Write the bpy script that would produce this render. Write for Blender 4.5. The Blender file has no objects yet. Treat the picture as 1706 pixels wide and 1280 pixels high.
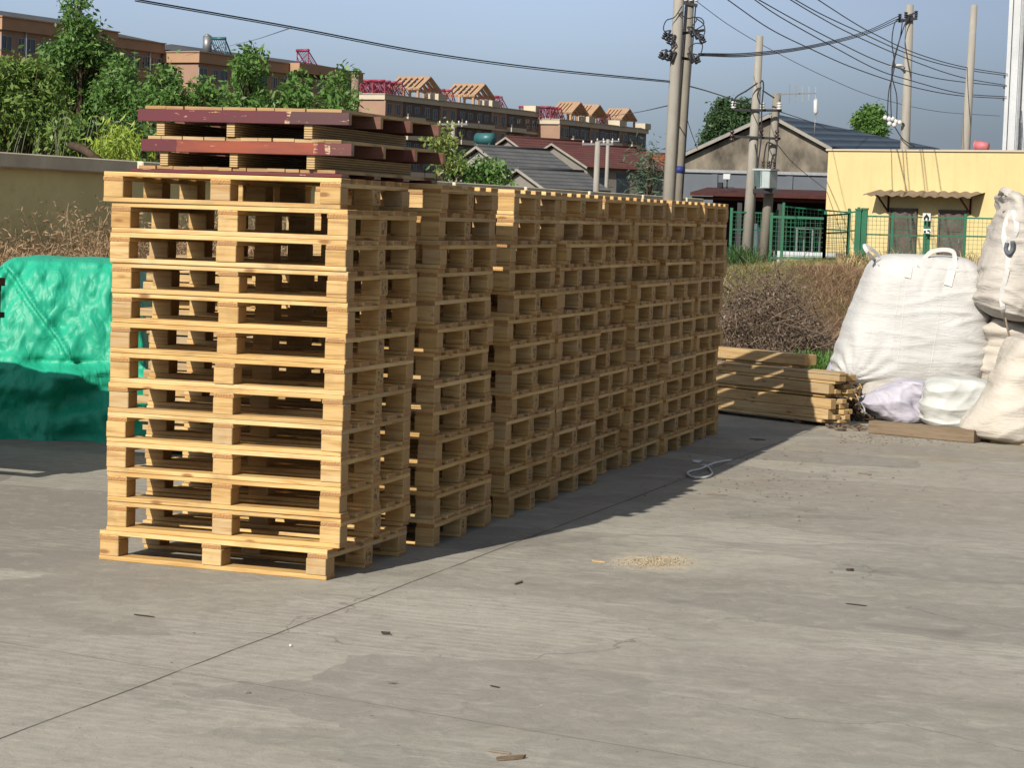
import bpy, bmesh, math, random
import numpy as np
from mathutils import Vector, Matrix, noise as mnoise

random.seed(7)
RNG = np.random.default_rng(7)
SC = bpy.context.scene
COL = SC.collection
PI = math.pi
R = math.radians

# ------------------------------------------------------------------ camera
IW, IH, FPX = 1706.0, 1280.0, 3797.0
YAW, PITCH, ROLL = -0.296677563, -0.0742235917, 0.0329966460
EYE = Vector((3.84554859, -9.88325797, 1.73211609))
FW = Vector((math.sin(YAW) * math.cos(PITCH), math.cos(YAW) * math.cos(PITCH), math.sin(PITCH)))
_r = Vector((math.cos(YAW), -math.sin(YAW), 0))
_u = _r.cross(FW)
RT = _r * math.cos(ROLL) + _u * math.sin(ROLL)
UP = -_r * math.sin(ROLL) + _u * math.cos(ROLL)
cam = bpy.data.cameras.new('camera')
cam.sensor_fit = 'HORIZONTAL'
cam.sensor_width = 36
cam.lens = FPX / IW * 36
cam.clip_start = 0.1
cam.clip_end = 6000
co = bpy.data.objects.new('camera', cam)
COL.objects.link(co)
m = Matrix((RT, UP, -FW)).transposed().to_4x4()
m.translation = EYE
co.matrix_world = m
SC.camera = co


def ray(px, py):
    return FW + RT * ((px - IW / 2) / FPX) - UP * ((py - IH / 2) / FPX)


def at(px, py, Z):
    """World point seen at photo pixel (px,py), Z metres along the view axis."""
    return EYE + ray(px, py) * Z


def gpt(px, py, z=0.0):
    d = ray(px, py)
    return EYE + d * ((z - EYE.z) / d.z)


def on_plane(px, py, n, p0):
    d = ray(px, py)
    return EYE + d * ((Vector(p0) - EYE).dot(n) / d.dot(n))


# ------------------------------------------------------------------ light
SUN_EL = R(33.6)
SUN_H = Vector((-0.222, -0.975, 0)).normalized()          # horizontal direction towards the sun
SUN_DIR = Vector((SUN_H.x * math.cos(SUN_EL), SUN_H.y * math.cos(SUN_EL), math.sin(SUN_EL)))
sl = bpy.data.lights.new('sun', 'SUN')
sl.energy = 5.0
sl.angle = R(0.5)
sl.color = (1.0, 0.93, 0.82)
so = bpy.data.objects.new('sun', sl)
COL.objects.link(so)
so.rotation_euler = SUN_DIR.to_track_quat('Z', 'Y').to_euler()
so.location = (0, 0, 40)

W = bpy.data.worlds.new('World')
SC.world = W
W.use_nodes = True
nt = W.node_tree
bg = nt.nodes['Background']
sky = nt.nodes.new('ShaderNodeTexSky')
sky.sky_type = 'NISHITA'
sky.sun_disc = False
sky.sun_elevation = SUN_EL
sky.sun_rotation = math.atan2(SUN_H.x, SUN_H.y)
sky.altitude = 0
sky.air_density = 1.0
sky.dust_density = 0.5
sky.ozone_density = 10.0
# hazy air: the sky is tinted and greys out towards the horizon
_tint = nt.nodes.new('ShaderNodeMixRGB')
_tint.blend_type = 'MULTIPLY'
_tint.inputs[0].default_value = 1.0
_tint.inputs[2].default_value = (0.785, 0.835, 0.92, 1)
_hs = nt.nodes.new('ShaderNodeHueSaturation')
_hs.inputs['Saturation'].default_value = 0.45
nt.links.new(sky.outputs[0], _hs.inputs['Color'])
nt.links.new(_hs.outputs[0], _tint.inputs[1])
_tc = nt.nodes.new('ShaderNodeTexCoord')
_sp = nt.nodes.new('ShaderNodeSeparateXYZ')
nt.links.new(_tc.outputs['Generated'], _sp.inputs[0])
_mr = nt.nodes.new('ShaderNodeMapRange')
_mr.interpolation_type = 'SMOOTHSTEP'
_mr.inputs[1].default_value = 0.02
_mr.inputs[2].default_value = 0.10
nt.links.new(_sp.outputs[2], _mr.inputs[0])
_hz = nt.nodes.new('ShaderNodeMixRGB')
_hz.inputs[1].default_value = (2.75, 3.35, 3.95, 1)
nt.links.new(_mr.outputs[0], _hz.inputs[0])
nt.links.new(_tint.outputs[0], _hz.inputs[2])
# the haze is thicker and duller towards the east
_dp = nt.nodes.new('ShaderNodeVectorMath')
_dp.operation = 'DOT_PRODUCT'
nt.links.new(_tc.outputs['Generated'], _dp.inputs[0])
_dp.inputs[1].default_value = (math.cos(YAW), -math.sin(YAW), 0)
_m2 = nt.nodes.new('ShaderNodeMapRange')
_m2.interpolation_type = 'SMOOTHSTEP'
_m2.inputs[1].default_value = -0.02
_m2.inputs[2].default_value = 0.26
_m2.inputs[3].default_value = 1.0
_m2.inputs[4].default_value = 0.66
nt.links.new(_dp.outputs['Value'], _m2.inputs[0])
_dk = nt.nodes.new('ShaderNodeMixRGB')
_dk.blend_type = 'MULTIPLY'
_dk.inputs[0].default_value = 1.0
nt.links.new(_hz.outputs[0], _dk.inputs[1])
nt.links.new(_m2.outputs[0], _dk.inputs[2])
# the milky upper sky is brighter than the horizon
_m3 = nt.nodes.new('ShaderNodeMapRange')
_m3.interpolation_type = 'SMOOTHSTEP'
_m3.inputs[1].default_value = 0.11
_m3.inputs[2].default_value = 0.40
nt.links.new(_sp.outputs[2], _m3.inputs[0])
_up = nt.nodes.new('ShaderNodeMixRGB')
_up.blend_type = 'MULTIPLY'
_up.inputs[0].default_value = 1.0
nt.links.new(_dk.outputs[0], _up.inputs[1])
_uc = nt.nodes.new('ShaderNodeMixRGB')
_uc.inputs[1].default_value = (1, 1, 1, 1)
_uc.inputs[2].default_value = (1.85, 1.68, 1.36, 1)
nt.links.new(_m3.outputs[0], _uc.inputs[0])
nt.links.new(_uc.outputs[0], _up.inputs[2])
nt.links.new(_up.outputs[0], bg.inputs[0])
bg.inputs[1].default_value = 0.09
SC.view_settings.view_transform = 'Standard'
SC.view_settings.look = 'None'
SC.view_settings.exposure = 0.35
SC.view_settings.gamma = 1.0
SC.view_settings.use_curve_mapping = False


# ------------------------------------------------------------------ materials
class NT:
    def __init__(s, name):
        s.m = bpy.data.materials.new(name)
        s.m.use_nodes = True
        s.t = s.m.node_tree
        s.b = s.t.nodes['Principled BSDF']

    def n(s, typ, **kw):
        nd = s.t.nodes.new('ShaderNode' + typ)
        for k, v in kw.items():
            setattr(nd, k, v)
        return nd

    def l(s, a, b):
        s.t.links.new(a, b)

    def set(s, sock, v):
        if hasattr(v, 'is_linked') or isinstance(v, bpy.types.NodeSocket):
            s.l(v, sock)
        else:
            sock.default_value = v

    def math(s, op, a, b=0.0, c=0.0):
        nd = s.n('Math', operation=op)
        s.set(nd.inputs[0], a)
        s.set(nd.inputs[1], b)
        s.set(nd.inputs[2], c)
        return nd.outputs[0]

    def mix(s, f, a, b, typ='MIX'):
        nd = s.n('MixRGB', blend_type=typ)
        s.set(nd.inputs[0], f)
        s.set(nd.inputs[1], a if not isinstance(a, tuple) else (*a[:3], 1))
        s.set(nd.inputs[2], b if not isinstance(b, tuple) else (*b[:3], 1))
        return nd.outputs[0]

    def coord(s, kind='Object'):
        return s.n('TexCoord').outputs[kind]

    def mapping(s, v, loc=(0, 0, 0), rot=(0, 0, 0), scale=(1, 1, 1)):
        nd = s.n('Mapping')
        s.l(v, nd.inputs[0])
        nd.inputs[1].default_value = loc
        nd.inputs[2].default_value = rot
        nd.inputs[3].default_value = scale
        return nd.outputs[0]

    def noise(s, v, scale, detail=3.0, rough=0.55, dist=0.0):
        nd = s.n('TexNoise')
        if v is not None:
            s.l(v, nd.inputs['Vector'])
        nd.inputs['Scale'].default_value = scale
        nd.inputs['Detail'].default_value = detail
        nd.inputs['Roughness'].default_value = rough
        nd.inputs['Distortion'].default_value = dist
        return nd.outputs['Fac']

    def ramp(s, f, a, b, interp='LINEAR'):
        nd = s.n('MapRange', interpolation_type=interp)
        s.set(nd.inputs[0], f)
        nd.inputs[1].default_value = a
        nd.inputs[2].default_value = b
        return nd.outputs[0]

    def bump(s, h, strength=0.3, dist=0.01):
        nd = s.n('Bump')
        nd.inputs['Strength'].default_value = strength
        nd.inputs['Distance'].default_value = dist
        s.l(h, nd.inputs['Height'])
        s.l(nd.outputs[0], s.b.inputs['Normal'])

    def out(s, col, rough=0.7, spec=0.3, metal=0.0):
        s.set(s.b.inputs['Base Color'], col if not isinstance(col, tuple) else (*col[:3], 1))
        s.set(s.b.inputs['Roughness'], rough)
        s.b.inputs['Specular IOR Level'].default_value = spec
        s.b.inputs['Metallic'].default_value = metal
        return s.m


def mat_plain(name, col, var=0.25, scale=6.0, rough=0.75, spec=0.3, metal=0.0, bump=0.0, col2=None, stretch=(1, 1, 1), gen='Object'):
    """Base colour broken up by two noises."""
    k = NT(name)
    col = tuple(c * 0.72 for c in col)
    col2 = tuple(c * 0.72 for c in col2) if col2 else None
    v = k.mapping(k.coord(gen), scale=stretch)
    f = k.noise(v, scale, 5, 0.6)
    g = k.noise(v, scale * 7, 3, 0.6)
    c2 = col2 or tuple(c * (1 - var) for c in col)
    c = k.mix(k.ramp(f, 0.35, 0.7), col, c2)
    c = k.mix(k.ramp(g, 0.5, 0.8), c, tuple(x * (1 - var * 0.8) for x in col))
    if bump:
        k.bump(g, bump, 0.01)
    return k.out(c, rough, spec, metal)


def mat_stained(name, col, var, scale, rough, spec, bump=0.1):
    """Painted render with faint vertical rain streaks and patches."""
    k = NT(name)
    col = tuple(c * 0.72 for c in col)
    p = k.coord('Object')
    f = k.noise(p, scale, 5, 0.6)
    st = k.noise(k.mapping(p, scale=(3.0, 3.0, 0.35)), 1.6, 5, 0.65)
    g = k.noise(p, 9, 4, 0.65)
    c = k.mix(k.ramp(f, 0.35, 0.7), col, tuple(x * (1 - var) for x in col))
    c = k.mix(k.math('MULTIPLY', k.ramp(st, 0.5, 0.72), 0.35), c, tuple(x * y for x, y in zip(col, (0.72, 0.68, 0.62))))
    c = k.mix(k.math('MULTIPLY', k.ramp(g, 0.52, 0.75), 0.25), c, tuple(x * 0.8 for x in col))
    k.bump(g, bump, 0.01)
    return k.out(c, rough, spec)


def mat_wood(name, cols, end, grain=1.0, dark=0.0, knots=True, stamp=False, dirt=0.25):
    k = NT(name)
    oc = k.coord('Object')
    rnd = k.n('ObjectInfo').outputs['Random']
    off = k.n('CombineXYZ')
    k.l(k.math('MULTIPLY', rnd, 37.0), off.inputs[0])
    k.l(k.math('MULTIPLY', rnd, 91.0), off.inputs[1])
    k.l(k.math('MULTIPLY', rnd, 53.0), off.inputs[2])
    va = k.n('VectorMath', operation='ADD')
    k.l(oc, va.inputs[0])
    k.l(off.outputs[0], va.inputs[1])
    p = va.outputs[0]
    r2 = k.math('FRACT', k.math('MULTIPLY', rnd, 17.31))
    r3 = k.math('FRACT', k.math('MULTIPLY', rnd, 71.7))
    base = k.mix(k.ramp(r2, 0, 1), cols[0], cols[1])
    base = k.mix(k.ramp(r3, 0.55, 1.0), base, cols[2])
    r4 = k.math('FRACT', k.math('MULTIPLY', rnd, 239.3))
    base = k.mix(k.math('MULTIPLY', k.math('GREATER_THAN', r4, 0.86), 0.38), base, (0.30, 0.25, 0.19))
    base = k.mix(k.math('MULTIPLY', k.math('LESS_THAN', r4, 0.12), 0.45), base, tuple(min(.85, x * y) for x, y in zip(cols[0], (1.12, 1.2, 1.45))))
    g1 = k.noise(k.mapping(p, scale=(1.6, 26, 26)), 1.6, 4, 0.6, 0.6)
    g2 = k.noise(k.mapping(p, scale=(4, 120, 120)), 1.5, 2, 0.6)
    c = k.mix(k.math('MULTIPLY', k.ramp(g1, 0.46, 0.66), 0.75 * grain), base, tuple(x * y for x, y in zip(cols[1], (0.66, 0.52, 0.38))))
    c = k.mix(k.math('MULTIPLY', k.ramp(g2, 0.45, 0.75), 0.35 * grain), c, tuple(x * y for x, y in zip(cols[1], (0.6, 0.5, 0.4))))
    # weathering / handling dirt with a shape of its own
    d = k.noise(p, 5.5, 5, 0.65)
    c = k.mix(k.math('MULTIPLY', k.ramp(d, 0.55, 0.78), dirt * 2.1), c, (0.17, 0.125, 0.085))
    ck = k.noise(k.mapping(p, scale=(0.9, 46, 46)), 1.3, 2, 0.5, 0.3)
    c = k.mix(k.math('MULTIPLY', k.ramp(ck, 0.69, 0.715), 0.6 * grain), c, (0.12, 0.07, 0.035))
    if knots:
        vo = k.n('TexVoronoi')
        k.l(k.mapping(p, scale=(3.2, 9, 9)), vo.inputs['Vector'])
        vo.inputs['Scale'].default_value = 1.0
        vo.inputs['Randomness'].default_value = 1.0
        kn = k.math('SUBTRACT', 1.0, k.ramp(vo.outputs['Distance'], 0.06, 0.13))
        c = k.mix(k.math('MULTIPLY', kn, 0.85), c, (0.2, 0.085, 0.03))
    # end grain on faces that look along the board
    nrm = k.coord('Normal')
    sx = k.n('SeparateXYZ')
    k.l(nrm, sx.inputs[0])
    em = k.math('GREATER_THAN', k.math('ABSOLUTE', sx.outputs[0]), 0.8)
    ps = k.n('SeparateXYZ')
    k.l(p, ps.inputs[0])
    cy = k.math('ADD', ps.outputs[1], k.math('MULTIPLY', k.math('SUBTRACT', r2, 0.5), 0.3))
    cz = k.math('ADD', ps.outputs[2], 0.06)
    wob = k.math('MULTIPLY', k.noise(k.mapping(p, scale=(1, 20, 20)), 1.0, 2), 0.03)
    rad = k.math('ADD', k.math('SQRT', k.math('ADD', k.math('MULTIPLY', cy, cy), k.math('MULTIPLY', cz, cz))), wob)
    rings = k.math('SINE', k.math('MULTIPLY', rad, 520.0))
    ec = k.mix(k.math('MULTIPLY', k.ramp(rings, -0.2, 1.0), 0.6), end, tuple(x * y for x, y in zip(end, (0.55, 0.42, 0.32))))
    ec = k.mix(k.math('MULTIPLY', k.ramp(d, 0.45, 0.75), 0.5), ec, (0.22, 0.15, 0.09))
    c = k.mix(em, c, ec)
    if stamp:
        # a dark, half illegible ink stamp burnt on the block end
        s = k.n('SeparateXYZ')
        k.l(oc, s.inputs[0])
        inx = k.math('MULTIPLY', k.math('LESS_THAN', k.math('ABSOLUTE', s.outputs[1]), 0.03), k.math('LESS_THAN', k.math('ABSOLUTE', s.outputs[2]), 0.031))
        ink = k.noise(k.mapping(p, scale=(1, 46, 60)), 1.0, 1.5, 0.5)
        im = k.math('MULTIPLY', k.math('MULTIPLY', inx, em), k.math('GREATER_THAN', ink, 0.53))
        im = k.math('MULTIPLY', im, 0.8)
        c = k.mix(im, c, (0.07, 0.045, 0.03))
    if dark:
        c = k.mix(dark, c, (0.02, 0.018, 0.016))
    k.bump(g1, 0.25, 0.004)
    return k.out(c, 0.72, 0.25)


PINE = ((0.60, 0.42, 0.185), (0.51, 0.335, 0.13), (0.43, 0.29, 0.125))
M = {}
M['pine'] = mat_wood('pine', PINE, (0.36, 0.19, 0.075))
M['pine_block'] = mat_wood('pine_block', ((0.51, 0.355, 0.16), (0.47, 0.315, 0.13), (0.43, 0.27, 0.105)), (0.42, 0.27, 0.115), 1.1)
M['pine_stamp'] = mat_wood('pine_stamped', ((0.51, 0.355, 0.16), (0.47, 0.315, 0.13), (0.43, 0.27, 0.105)), (0.42, 0.27, 0.115), 1.1, stamp=True)
M['lumber'] = mat_wood('sawn_lumber', ((0.47, 0.34, 0.16), (0.42, 0.29, 0.14), (0.35, 0.265, 0.15)), (0.42, 0.28, 0.12))
M['old_wood'] = mat_wood('weathered_wood', ((0.205, 0.155, 0.105), (0.17, 0.13, 0.09), (0.16, 0.125, 0.09)), (0.13, 0.095, 0.065))
M['dark_wood'] = mat_wood('blackened_wood', ((0.05, 0.035, 0.03), (0.035, 0.025, 0.022), (0.03, 0.02, 0.02)), (0.04, 0.028, 0.022))
M['ply'] = mat_wood('plywood_strip', ((0.40, 0.28, 0.14), (0.33, 0.21, 0.10), (0.30, 0.18, 0.08)), (0.46, 0.33, 0.17), 1.3, knots=False)


def mat_ply_layers():
    """Glued plywood: thin plies seen on every edge."""
    k = NT('laminated_ply')
    p = k.coord('Object')
    s = k.n('SeparateXYZ')
    k.l(p, s.inputs[0])
    lay = k.math('SINE', k.math('ADD', k.math('MULTIPLY', s.outputs[2], 560.0), k.math('MULTIPLY', k.noise(k.mapping(p, scale=(3, 8, 1)), 1.0, 2), 1.5)))
    n = k.noise(k.mapping(p, scale=(5, 5, 90)), 1.0, 4)
    c = k.mix(k.ramp(lay, 0.1, 0.75), (0.46, 0.33, 0.16), (0.15, 0.085, 0.04))
    c = k.mix(k.math('MULTIPLY', k.ramp(n, 0.45, 0.7), 0.7), c, (0.24, 0.155, 0.08))
    k.bump(lay, 0.4, 0.003)
    return k.out(c, 0.75, 0.2)


def mat_red_board(name, segs):
    """Film faced board; segs: (x from, colour) patches along the board."""
    k = NT(name)
    p = k.coord('Object')
    rnd = k.n('ObjectInfo').outputs['Random']
    va = k.n('VectorMath', operation='ADD')
    k.l(k.mapping(p, scale=(1, 6, 6)), va.inputs[0])
    cmb = k.n('CombineXYZ')
    k.l(k.math('MULTIPLY', rnd, 40.0), cmb.inputs[0])
    k.l(cmb.outputs[0], va.inputs[1])
    v = va.outputs[0]
    sp = k.n('SeparateXYZ')
    k.l(p, sp.inputs[0])
    ex = k.math('ADD', sp.outputs[0], k.math('MULTIPLY', k.math('SUBTRACT', k.noise(p, 22, 3), 0.5), 0.035))
    f = k.noise(v, 3.0, 4, 0.6)
    c = segs[0][1]
    for x, col in segs[1:]:
        c = k.mix(k.math('GREATER_THAN', ex, x), c, col)
    c = k.mix(k.math('MULTIPLY', k.ramp(f, 0.4, 0.7), 0.5), c, (0.06, 0.02, 0.02))
    ch = k.noise(v, 13.0, 3, 0.7)
    c = k.mix(k.ramp(ch, 0.66, 0.70), c, (0.40, 0.26, 0.15))
    for x, col in segs[2:]:
        near = k.math('LESS_THAN', k.math('ABSOLUTE', k.math('SUBTRACT', ex, x)), 0.012)
        c = k.mix(k.math('MULTIPLY', near, k.ramp(ch, 0.45, 0.55)), c, (0.42, 0.30, 0.18))
    s = k.n('SeparateXYZ')
    k.l(k.coord('Normal'), s.inputs[0])
    em = k.math('GREATER_THAN', k.math('ABSOLUTE', s.outputs[0]), 0.8)
    c = k.mix(em, c, k.mix(k.ramp(f, 0.4, 0.6), (0.24, 0.155, 0.09), (0.13, 0.08, 0.05)))
    bb = k.math('GREATER_THAN', k.math('ABSOLUTE', s.outputs[2]), 0.8)
    c = k.mix(bb, c, (0.15, 0.085, 0.05))
    return k.out(c, 0.5, 0.4)


M['layers'] = mat_ply_layers()
M['ply_shade'] = mat_wood('shaded_ply_board', ((0.16, 0.085, 0.05), (0.12, 0.05, 0.04), (0.10, 0.035, 0.03)), (0.36, 0.25, 0.14), 1.0, knots=False)  # brown ply for the inner boards, darkened to carry the shade between them
M['red'] = mat_red_board('red_film_board', [(-1, (0.10, 0.014, 0.02))])
M['red_top'] = mat_red_board('maroon_film_board', [(-1, (0.10, 0.014, 0.022)), (0.22, (0.105, 0.016, 0.02)), (0.235, (0.075, 0.03, 0.032))])
M['red_mid'] = mat_red_board('orange_red_film_board', [(-1, (0.10, 0.014, 0.02)), (-0.36, (0.235, 0.05, 0.022)), (0.36, (0.12, 0.018, 0.018)), (0.42, (0.11, 0.035, 0.03))])


def mat_concrete():
    k = NT('concrete')
    p = k.coord('Object')
    a = k.noise(p, 0.22, 4, 0.6, 0.4)
    b = k.noise(k.mapping(p, loc=(3, 8, 0)), 0.85, 6, 0.65, 0.7)
    st = k.noise(k.mapping(p, rot=(0, 0, R(20)), scale=(1.0, 1.5, 1)), 1.9, 8, 0.68, 1.2)
    st2 = k.noise(k.mapping(p, rot=(0, 0, R(11)), scale=(1.6, 20.0, 1)), 1.2, 5, 0.65, 1.2)
    mot = k.noise(k.mapping(p, loc=(1, 2, 3), scale=(1, 1.1, 1)), 8.0, 8, 0.72, 0.8)
    grit = k.noise(p, 130, 3, 0.7)
    fine = k.noise(p, 40, 4, 0.7)
    c = k.mix(k.ramp(b, 0.36, 0.66), (0.322, 0.308, 0.268), (0.218, 0.207, 0.178))
    c = k.mix(k.math('MULTIPLY', k.ramp(a, 0.40, 0.60), 0.6), c, (0.318, 0.304, 0.262))
    c = k.mix(k.math('MULTIPLY', k.ramp(st, 0.52, 0.70), 0.30), c, (0.19, 0.177, 0.158))
    # trowel comb marks, only in patches
    pm = k.ramp(k.noise(k.mapping(p, loc=(9, 2, 0)), 0.55, 3, 0.5), 0.5, 0.62)
    c = k.mix(k.math('MULTIPLY', k.math('MULTIPLY', k.ramp(st2, 0.47, 0.58), pm), 0.55), c, (0.42, 0.40, 0.36))
    c = k.mix(k.math('MULTIPLY', k.ramp(st2, 0.5, 0.35), 0.08), c, (0.17, 0.155, 0.135))
    # swept arcs of the power trowel
    wv = k.n('TexWave', wave_type='RINGS')
    k.l(k.mapping(p, loc=(-3.2, -1.4, 0), scale=(1, 1, 0)), wv.inputs[0])
    wv.inputs['Scale'].default_value = 0.55
    wv.inputs['Distortion'].default_value = 3.0
    wv.inputs['Detail'].default_value = 2.0
    c = k.mix(k.math('MULTIPLY', k.ramp(wv.outputs['Fac'], 0.55, 0.7), 0.10), c, (0.40, 0.38, 0.34))
    # broad darker worn areas
    big = k.noise(k.mapping(p, loc=(7.3, 1.2, 0), rot=(0, 0, R(15)), scale=(0.6, 1.3, 1)), 0.42, 5, 0.6, 1.0)
    c = k.mix(k.math('MULTIPLY', k.ramp(big, 0.5, 0.62), 0.5), c, (0.19, 0.178, 0.155))
    # pale dust and brown earth washed on from the far edge
    s = k.n('SeparateXYZ')
    k.l(p, s.inputs[0])
    far = k.math('MULTIPLY', k.ramp(s.outputs[1], 2.8, 6.5), k.ramp(s.outputs[0], -0.2, 1.0))
    e = k.math('MULTIPLY', far, k.ramp(k.noise(p, 1.1, 5, 0.65), 0.30, 0.60))
    c = k.mix(k.math('MULTIPLY', e, 0.75), c, (0.235, 0.195, 0.14))
    # darker slab left of the stacks
    lane = k.math('MULTIPLY', k.ramp(s.outputs[0], -0.3, -1.6), k.ramp(s.outputs[1], -2.6, -0.6))
    c = k.mix(k.math('MULTIPLY', lane, 0.75), c, (0.17, 0.158, 0.135))
    # pale sawdust trodden into the slab
    sd = gpt(1092, 937)
    sv = k.mapping(p, loc=(-sd.x / .28, -sd.y / .36, 0), scale=(1 / .28, 1 / .36, 0))
    sl_ = k.n('VectorMath', operation='LENGTH')
    k.l(sv, sl_.inputs[0])
    sm = k.math('ADD', k.math('SUBTRACT', 1.0, sl_.outputs['Value']), k.math('MULTIPLY', k.math('SUBTRACT', k.noise(p, 9, 5, .7), 0.5), 1.8))
    c = k.mix(k.math('MULTIPLY', k.ramp(sm, 0.0, 0.6), 0.9), c, (0.46, 0.395, 0.29))
    # separately trowelled patches
    pv = k.n('TexVoronoi', feature='F1')
    wob = k.n('TexNoise')
    k.l(p, wob.inputs['Vector'])
    wob.inputs['Scale'].default_value = 1.6
    wob.inputs['Detail'].default_value = 3
    wad = k.n('VectorMath', operation='MULTIPLY_ADD')
    k.l(wob.outputs['Color'], wad.inputs[0])
    wad.inputs[1].default_value = (0.5, 0.5, 0)
    k.l(k.mapping(p, rot=(0, 0, R(20)), scale=(0.55, 1.1, 1)), wad.inputs[2])
    k.l(wad.outputs[0], pv.inputs['Vector'])
    pv.inputs['Scale'].default_value = 1.1
    psx = k.n('SeparateXYZ')
    k.l(pv.outputs['Color'], psx.inputs[0])
    c = k.mix(k.math('MULTIPLY', k.ramp(psx.outputs[0], 0.50, 0.9), 0.45), c, (0.155, 0.149, 0.135))
    c = k.mix(k.math('MULTIPLY', k.ramp(psx.outputs[1], 0.55, 0.9), 0.36), c, (0.38, 0.366, 0.32))
    cmb = k.n('TexWave', wave_type='BANDS', bands_direction='Y')
    k.l(k.mapping(p, rot=(0, 0, R(14)), scale=(.35, 1, 1)), cmb.inputs[0])
    cmb.inputs['Scale'].default_value = 4.2
    cmb.inputs['Distortion'].default_value = 5.0
    cmb.inputs['Detail'].default_value = 3.0
    cmb.inputs['Detail Scale'].default_value = 1.5
    c = k.mix(k.math('MULTIPLY', k.math('MULTIPLY', k.ramp(cmb.outputs['Fac'], 0.55, 0.9), k.ramp(psx.outputs[1], 0.5, 0.75)), 0.26), c, (0.46, 0.44, 0.40))
    c = k.mix(k.math('MULTIPLY', k.ramp(psx.outputs[2], 0.5, 0.9), 0.36), c, (0.265, 0.238, 0.212))
    du = k.noise(k.mapping(p, loc=(4, 4, 4), scale=(1, 2.5, 1)), 1.7, 6, 0.7)
    c = k.mix(k.math('MULTIPLY', k.ramp(du, 0.6, 0.75), 0.4), c, (0.43, 0.41, 0.375))
    c = k.mix(k.math('MULTIPLY', k.ramp(fine, 0.52, 0.75), 0.38), c, (0.18, 0.17, 0.155))
    c = k.mix(k.math('MULTIPLY', k.ramp(mot, 0.50, 0.68), 0.45), c, (0.165, 0.158, 0.142))
    c = k.mix(k.math('MULTIPLY', k.ramp(mot, 0.48, 0.34), 0.32), c, (0.40, 0.38, 0.335))
    c = k.mix(k.math('MULTIPLY', k.ramp(grit, 0.55, 0.72), 0.35), c, (0.15, 0.14, 0.12))
    c = k.mix(k.math('MULTIPLY', k.ramp(grit, 0.42, 0.30), 0.25), c, (0.45, 0.43, 0.39))
    # fine wandering hairline cracks
    cv = k.n('TexVoronoi', feature='DISTANCE_TO_EDGE')
    cw = k.n('TexNoise')
    k.l(p, cw.inputs['Vector'])
    cw.inputs['Scale'].default_value = 2.2
    cw.inputs['Detail'].default_value = 6
    ca_ = k.n('VectorMath', operation='MULTIPLY_ADD')
    k.l(cw.outputs['Color'], ca_.inputs[0])
    ca_.inputs[1].default_value = (0.7, 0.7, 0)
    k.l(p, ca_.inputs[2])
    k.l(ca_.outputs[0], cv.inputs['Vector'])
    cv.inputs['Scale'].default_value = 0.33
    crk = k.math('MULTIPLY', k.math('LESS_THAN', cv.outputs['Distance'], 0.0016), k.ramp(k.noise(p, 0.5, 3), 0.48, 0.56))
    c = k.mix(k.math('MULTIPLY', crk, 0.42), c, (0.07, 0.062, 0.052))
    # old oil and water marks
    oil = k.noise(k.mapping(p, loc=(2.7, 5.1, 0), scale=(1, 1.5, 1)), 1.3, 3, 0.5, 0.5)
    c = k.mix(k.math('MULTIPLY', k.ramp(oil, 0.66, 0.74), 0.4), c, (0.11, 0.104, 0.095))
    vo = k.n('TexVoronoi')
    k.l(p, vo.inputs['Vector'])
    vo.inputs['Scale'].default_value = 5.5
    c = k.mix(k.math('MULTIPLY', k.math('LESS_THAN', vo.outputs['Distance'], 0.035), 0.7), c, (0.09, 0.08, 0.065))

    def joint(A, B, w, amt):
        nonlocal c
        d = (B - A)
        d.z = 0
        d.normalize()
        nx, ny = -d.y, d.x
        dd = k.math('ADD', k.math('MULTIPLY', s.outputs[0], nx), k.math('MULTIPLY', s.outputs[1], ny))
        dd = k.math('ADD', dd, k.math('MULTIPLY', k.math('SUBTRACT', k.noise(p, 1.5, 4), 0.5), 0.025))
        dd = k.math('ABSOLUTE', k.math('SUBTRACT', dd, A.x * nx + A.y * ny))
        mk = k.math('SUBTRACT', 1.0, k.ramp(dd, w * 0.55, w))
        mk = k.math('MULTIPLY', mk, k.ramp(k.noise(p, 3.0, 3), 0.25, 0.45))
        c = k.mix(k.math('MULTIPLY', mk, amt), c, (0.055, 0.047, 0.04))
        halo = k.math('SUBTRACT', 1.0, k.ramp(dd, 0.0, 0.10))
        c = k.mix(k.math('MULTIPLY', halo, 0.10), c, (0.16, 0.14, 0.12))
    joint(gpt(0, 1232), gpt(740, 950), 0.007, 0.9)
    joint(gpt(60, 1080), gpt(700, 1187), 0.007, 0.4)
    c = k.mix(1.0, c, (1.01, 1.0, 0.975), 'MULTIPLY')
    h = k.math('ADD', k.math('MULTIPLY', fine, 0.5), k.math('MULTIPLY', mot, 1.0))
    k.bump(h, 0.45, 0.009)
    return k.out(c, 0.82, 0.25)


M['concrete'] = mat_concrete()
M['earth'] = mat_plain('dry_earth', (0.20, 0.15, 0.085), 0.4, 1.5, 0.95, 0.1, bump=0.5, col2=(0.14, 0.12, 0.05))


def mat_leaf(name, a, b, c3, trans=0.25, rough=0.5):
    k = NT(name)
    g = k.n('NewGeometry').outputs['Random Per Island']
    col = k.mix(g, a, b)
    col = k.mix(k.ramp(k.math('FRACT', k.math('MULTIPLY', g, 13.7)), 0.7, 1.0), col, c3)
    k.out(col, rough, 0.35)
    tr = k.n('BsdfTranslucent')
    k.l(k.mix(0.5, col, (c3[0] * 1.2, c3[1] * 1.3, c3[2])), tr.inputs[0])
    mx = k.n('MixShader')
    mx.inputs[0].default_value = trans
    k.l(k.b.outputs[0], mx.inputs[1])
    k.l(tr.outputs[0], mx.inputs[2])
    k.l(mx.outputs[0], k.t.nodes['Material Output'].inputs[0])
    return k.m


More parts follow.
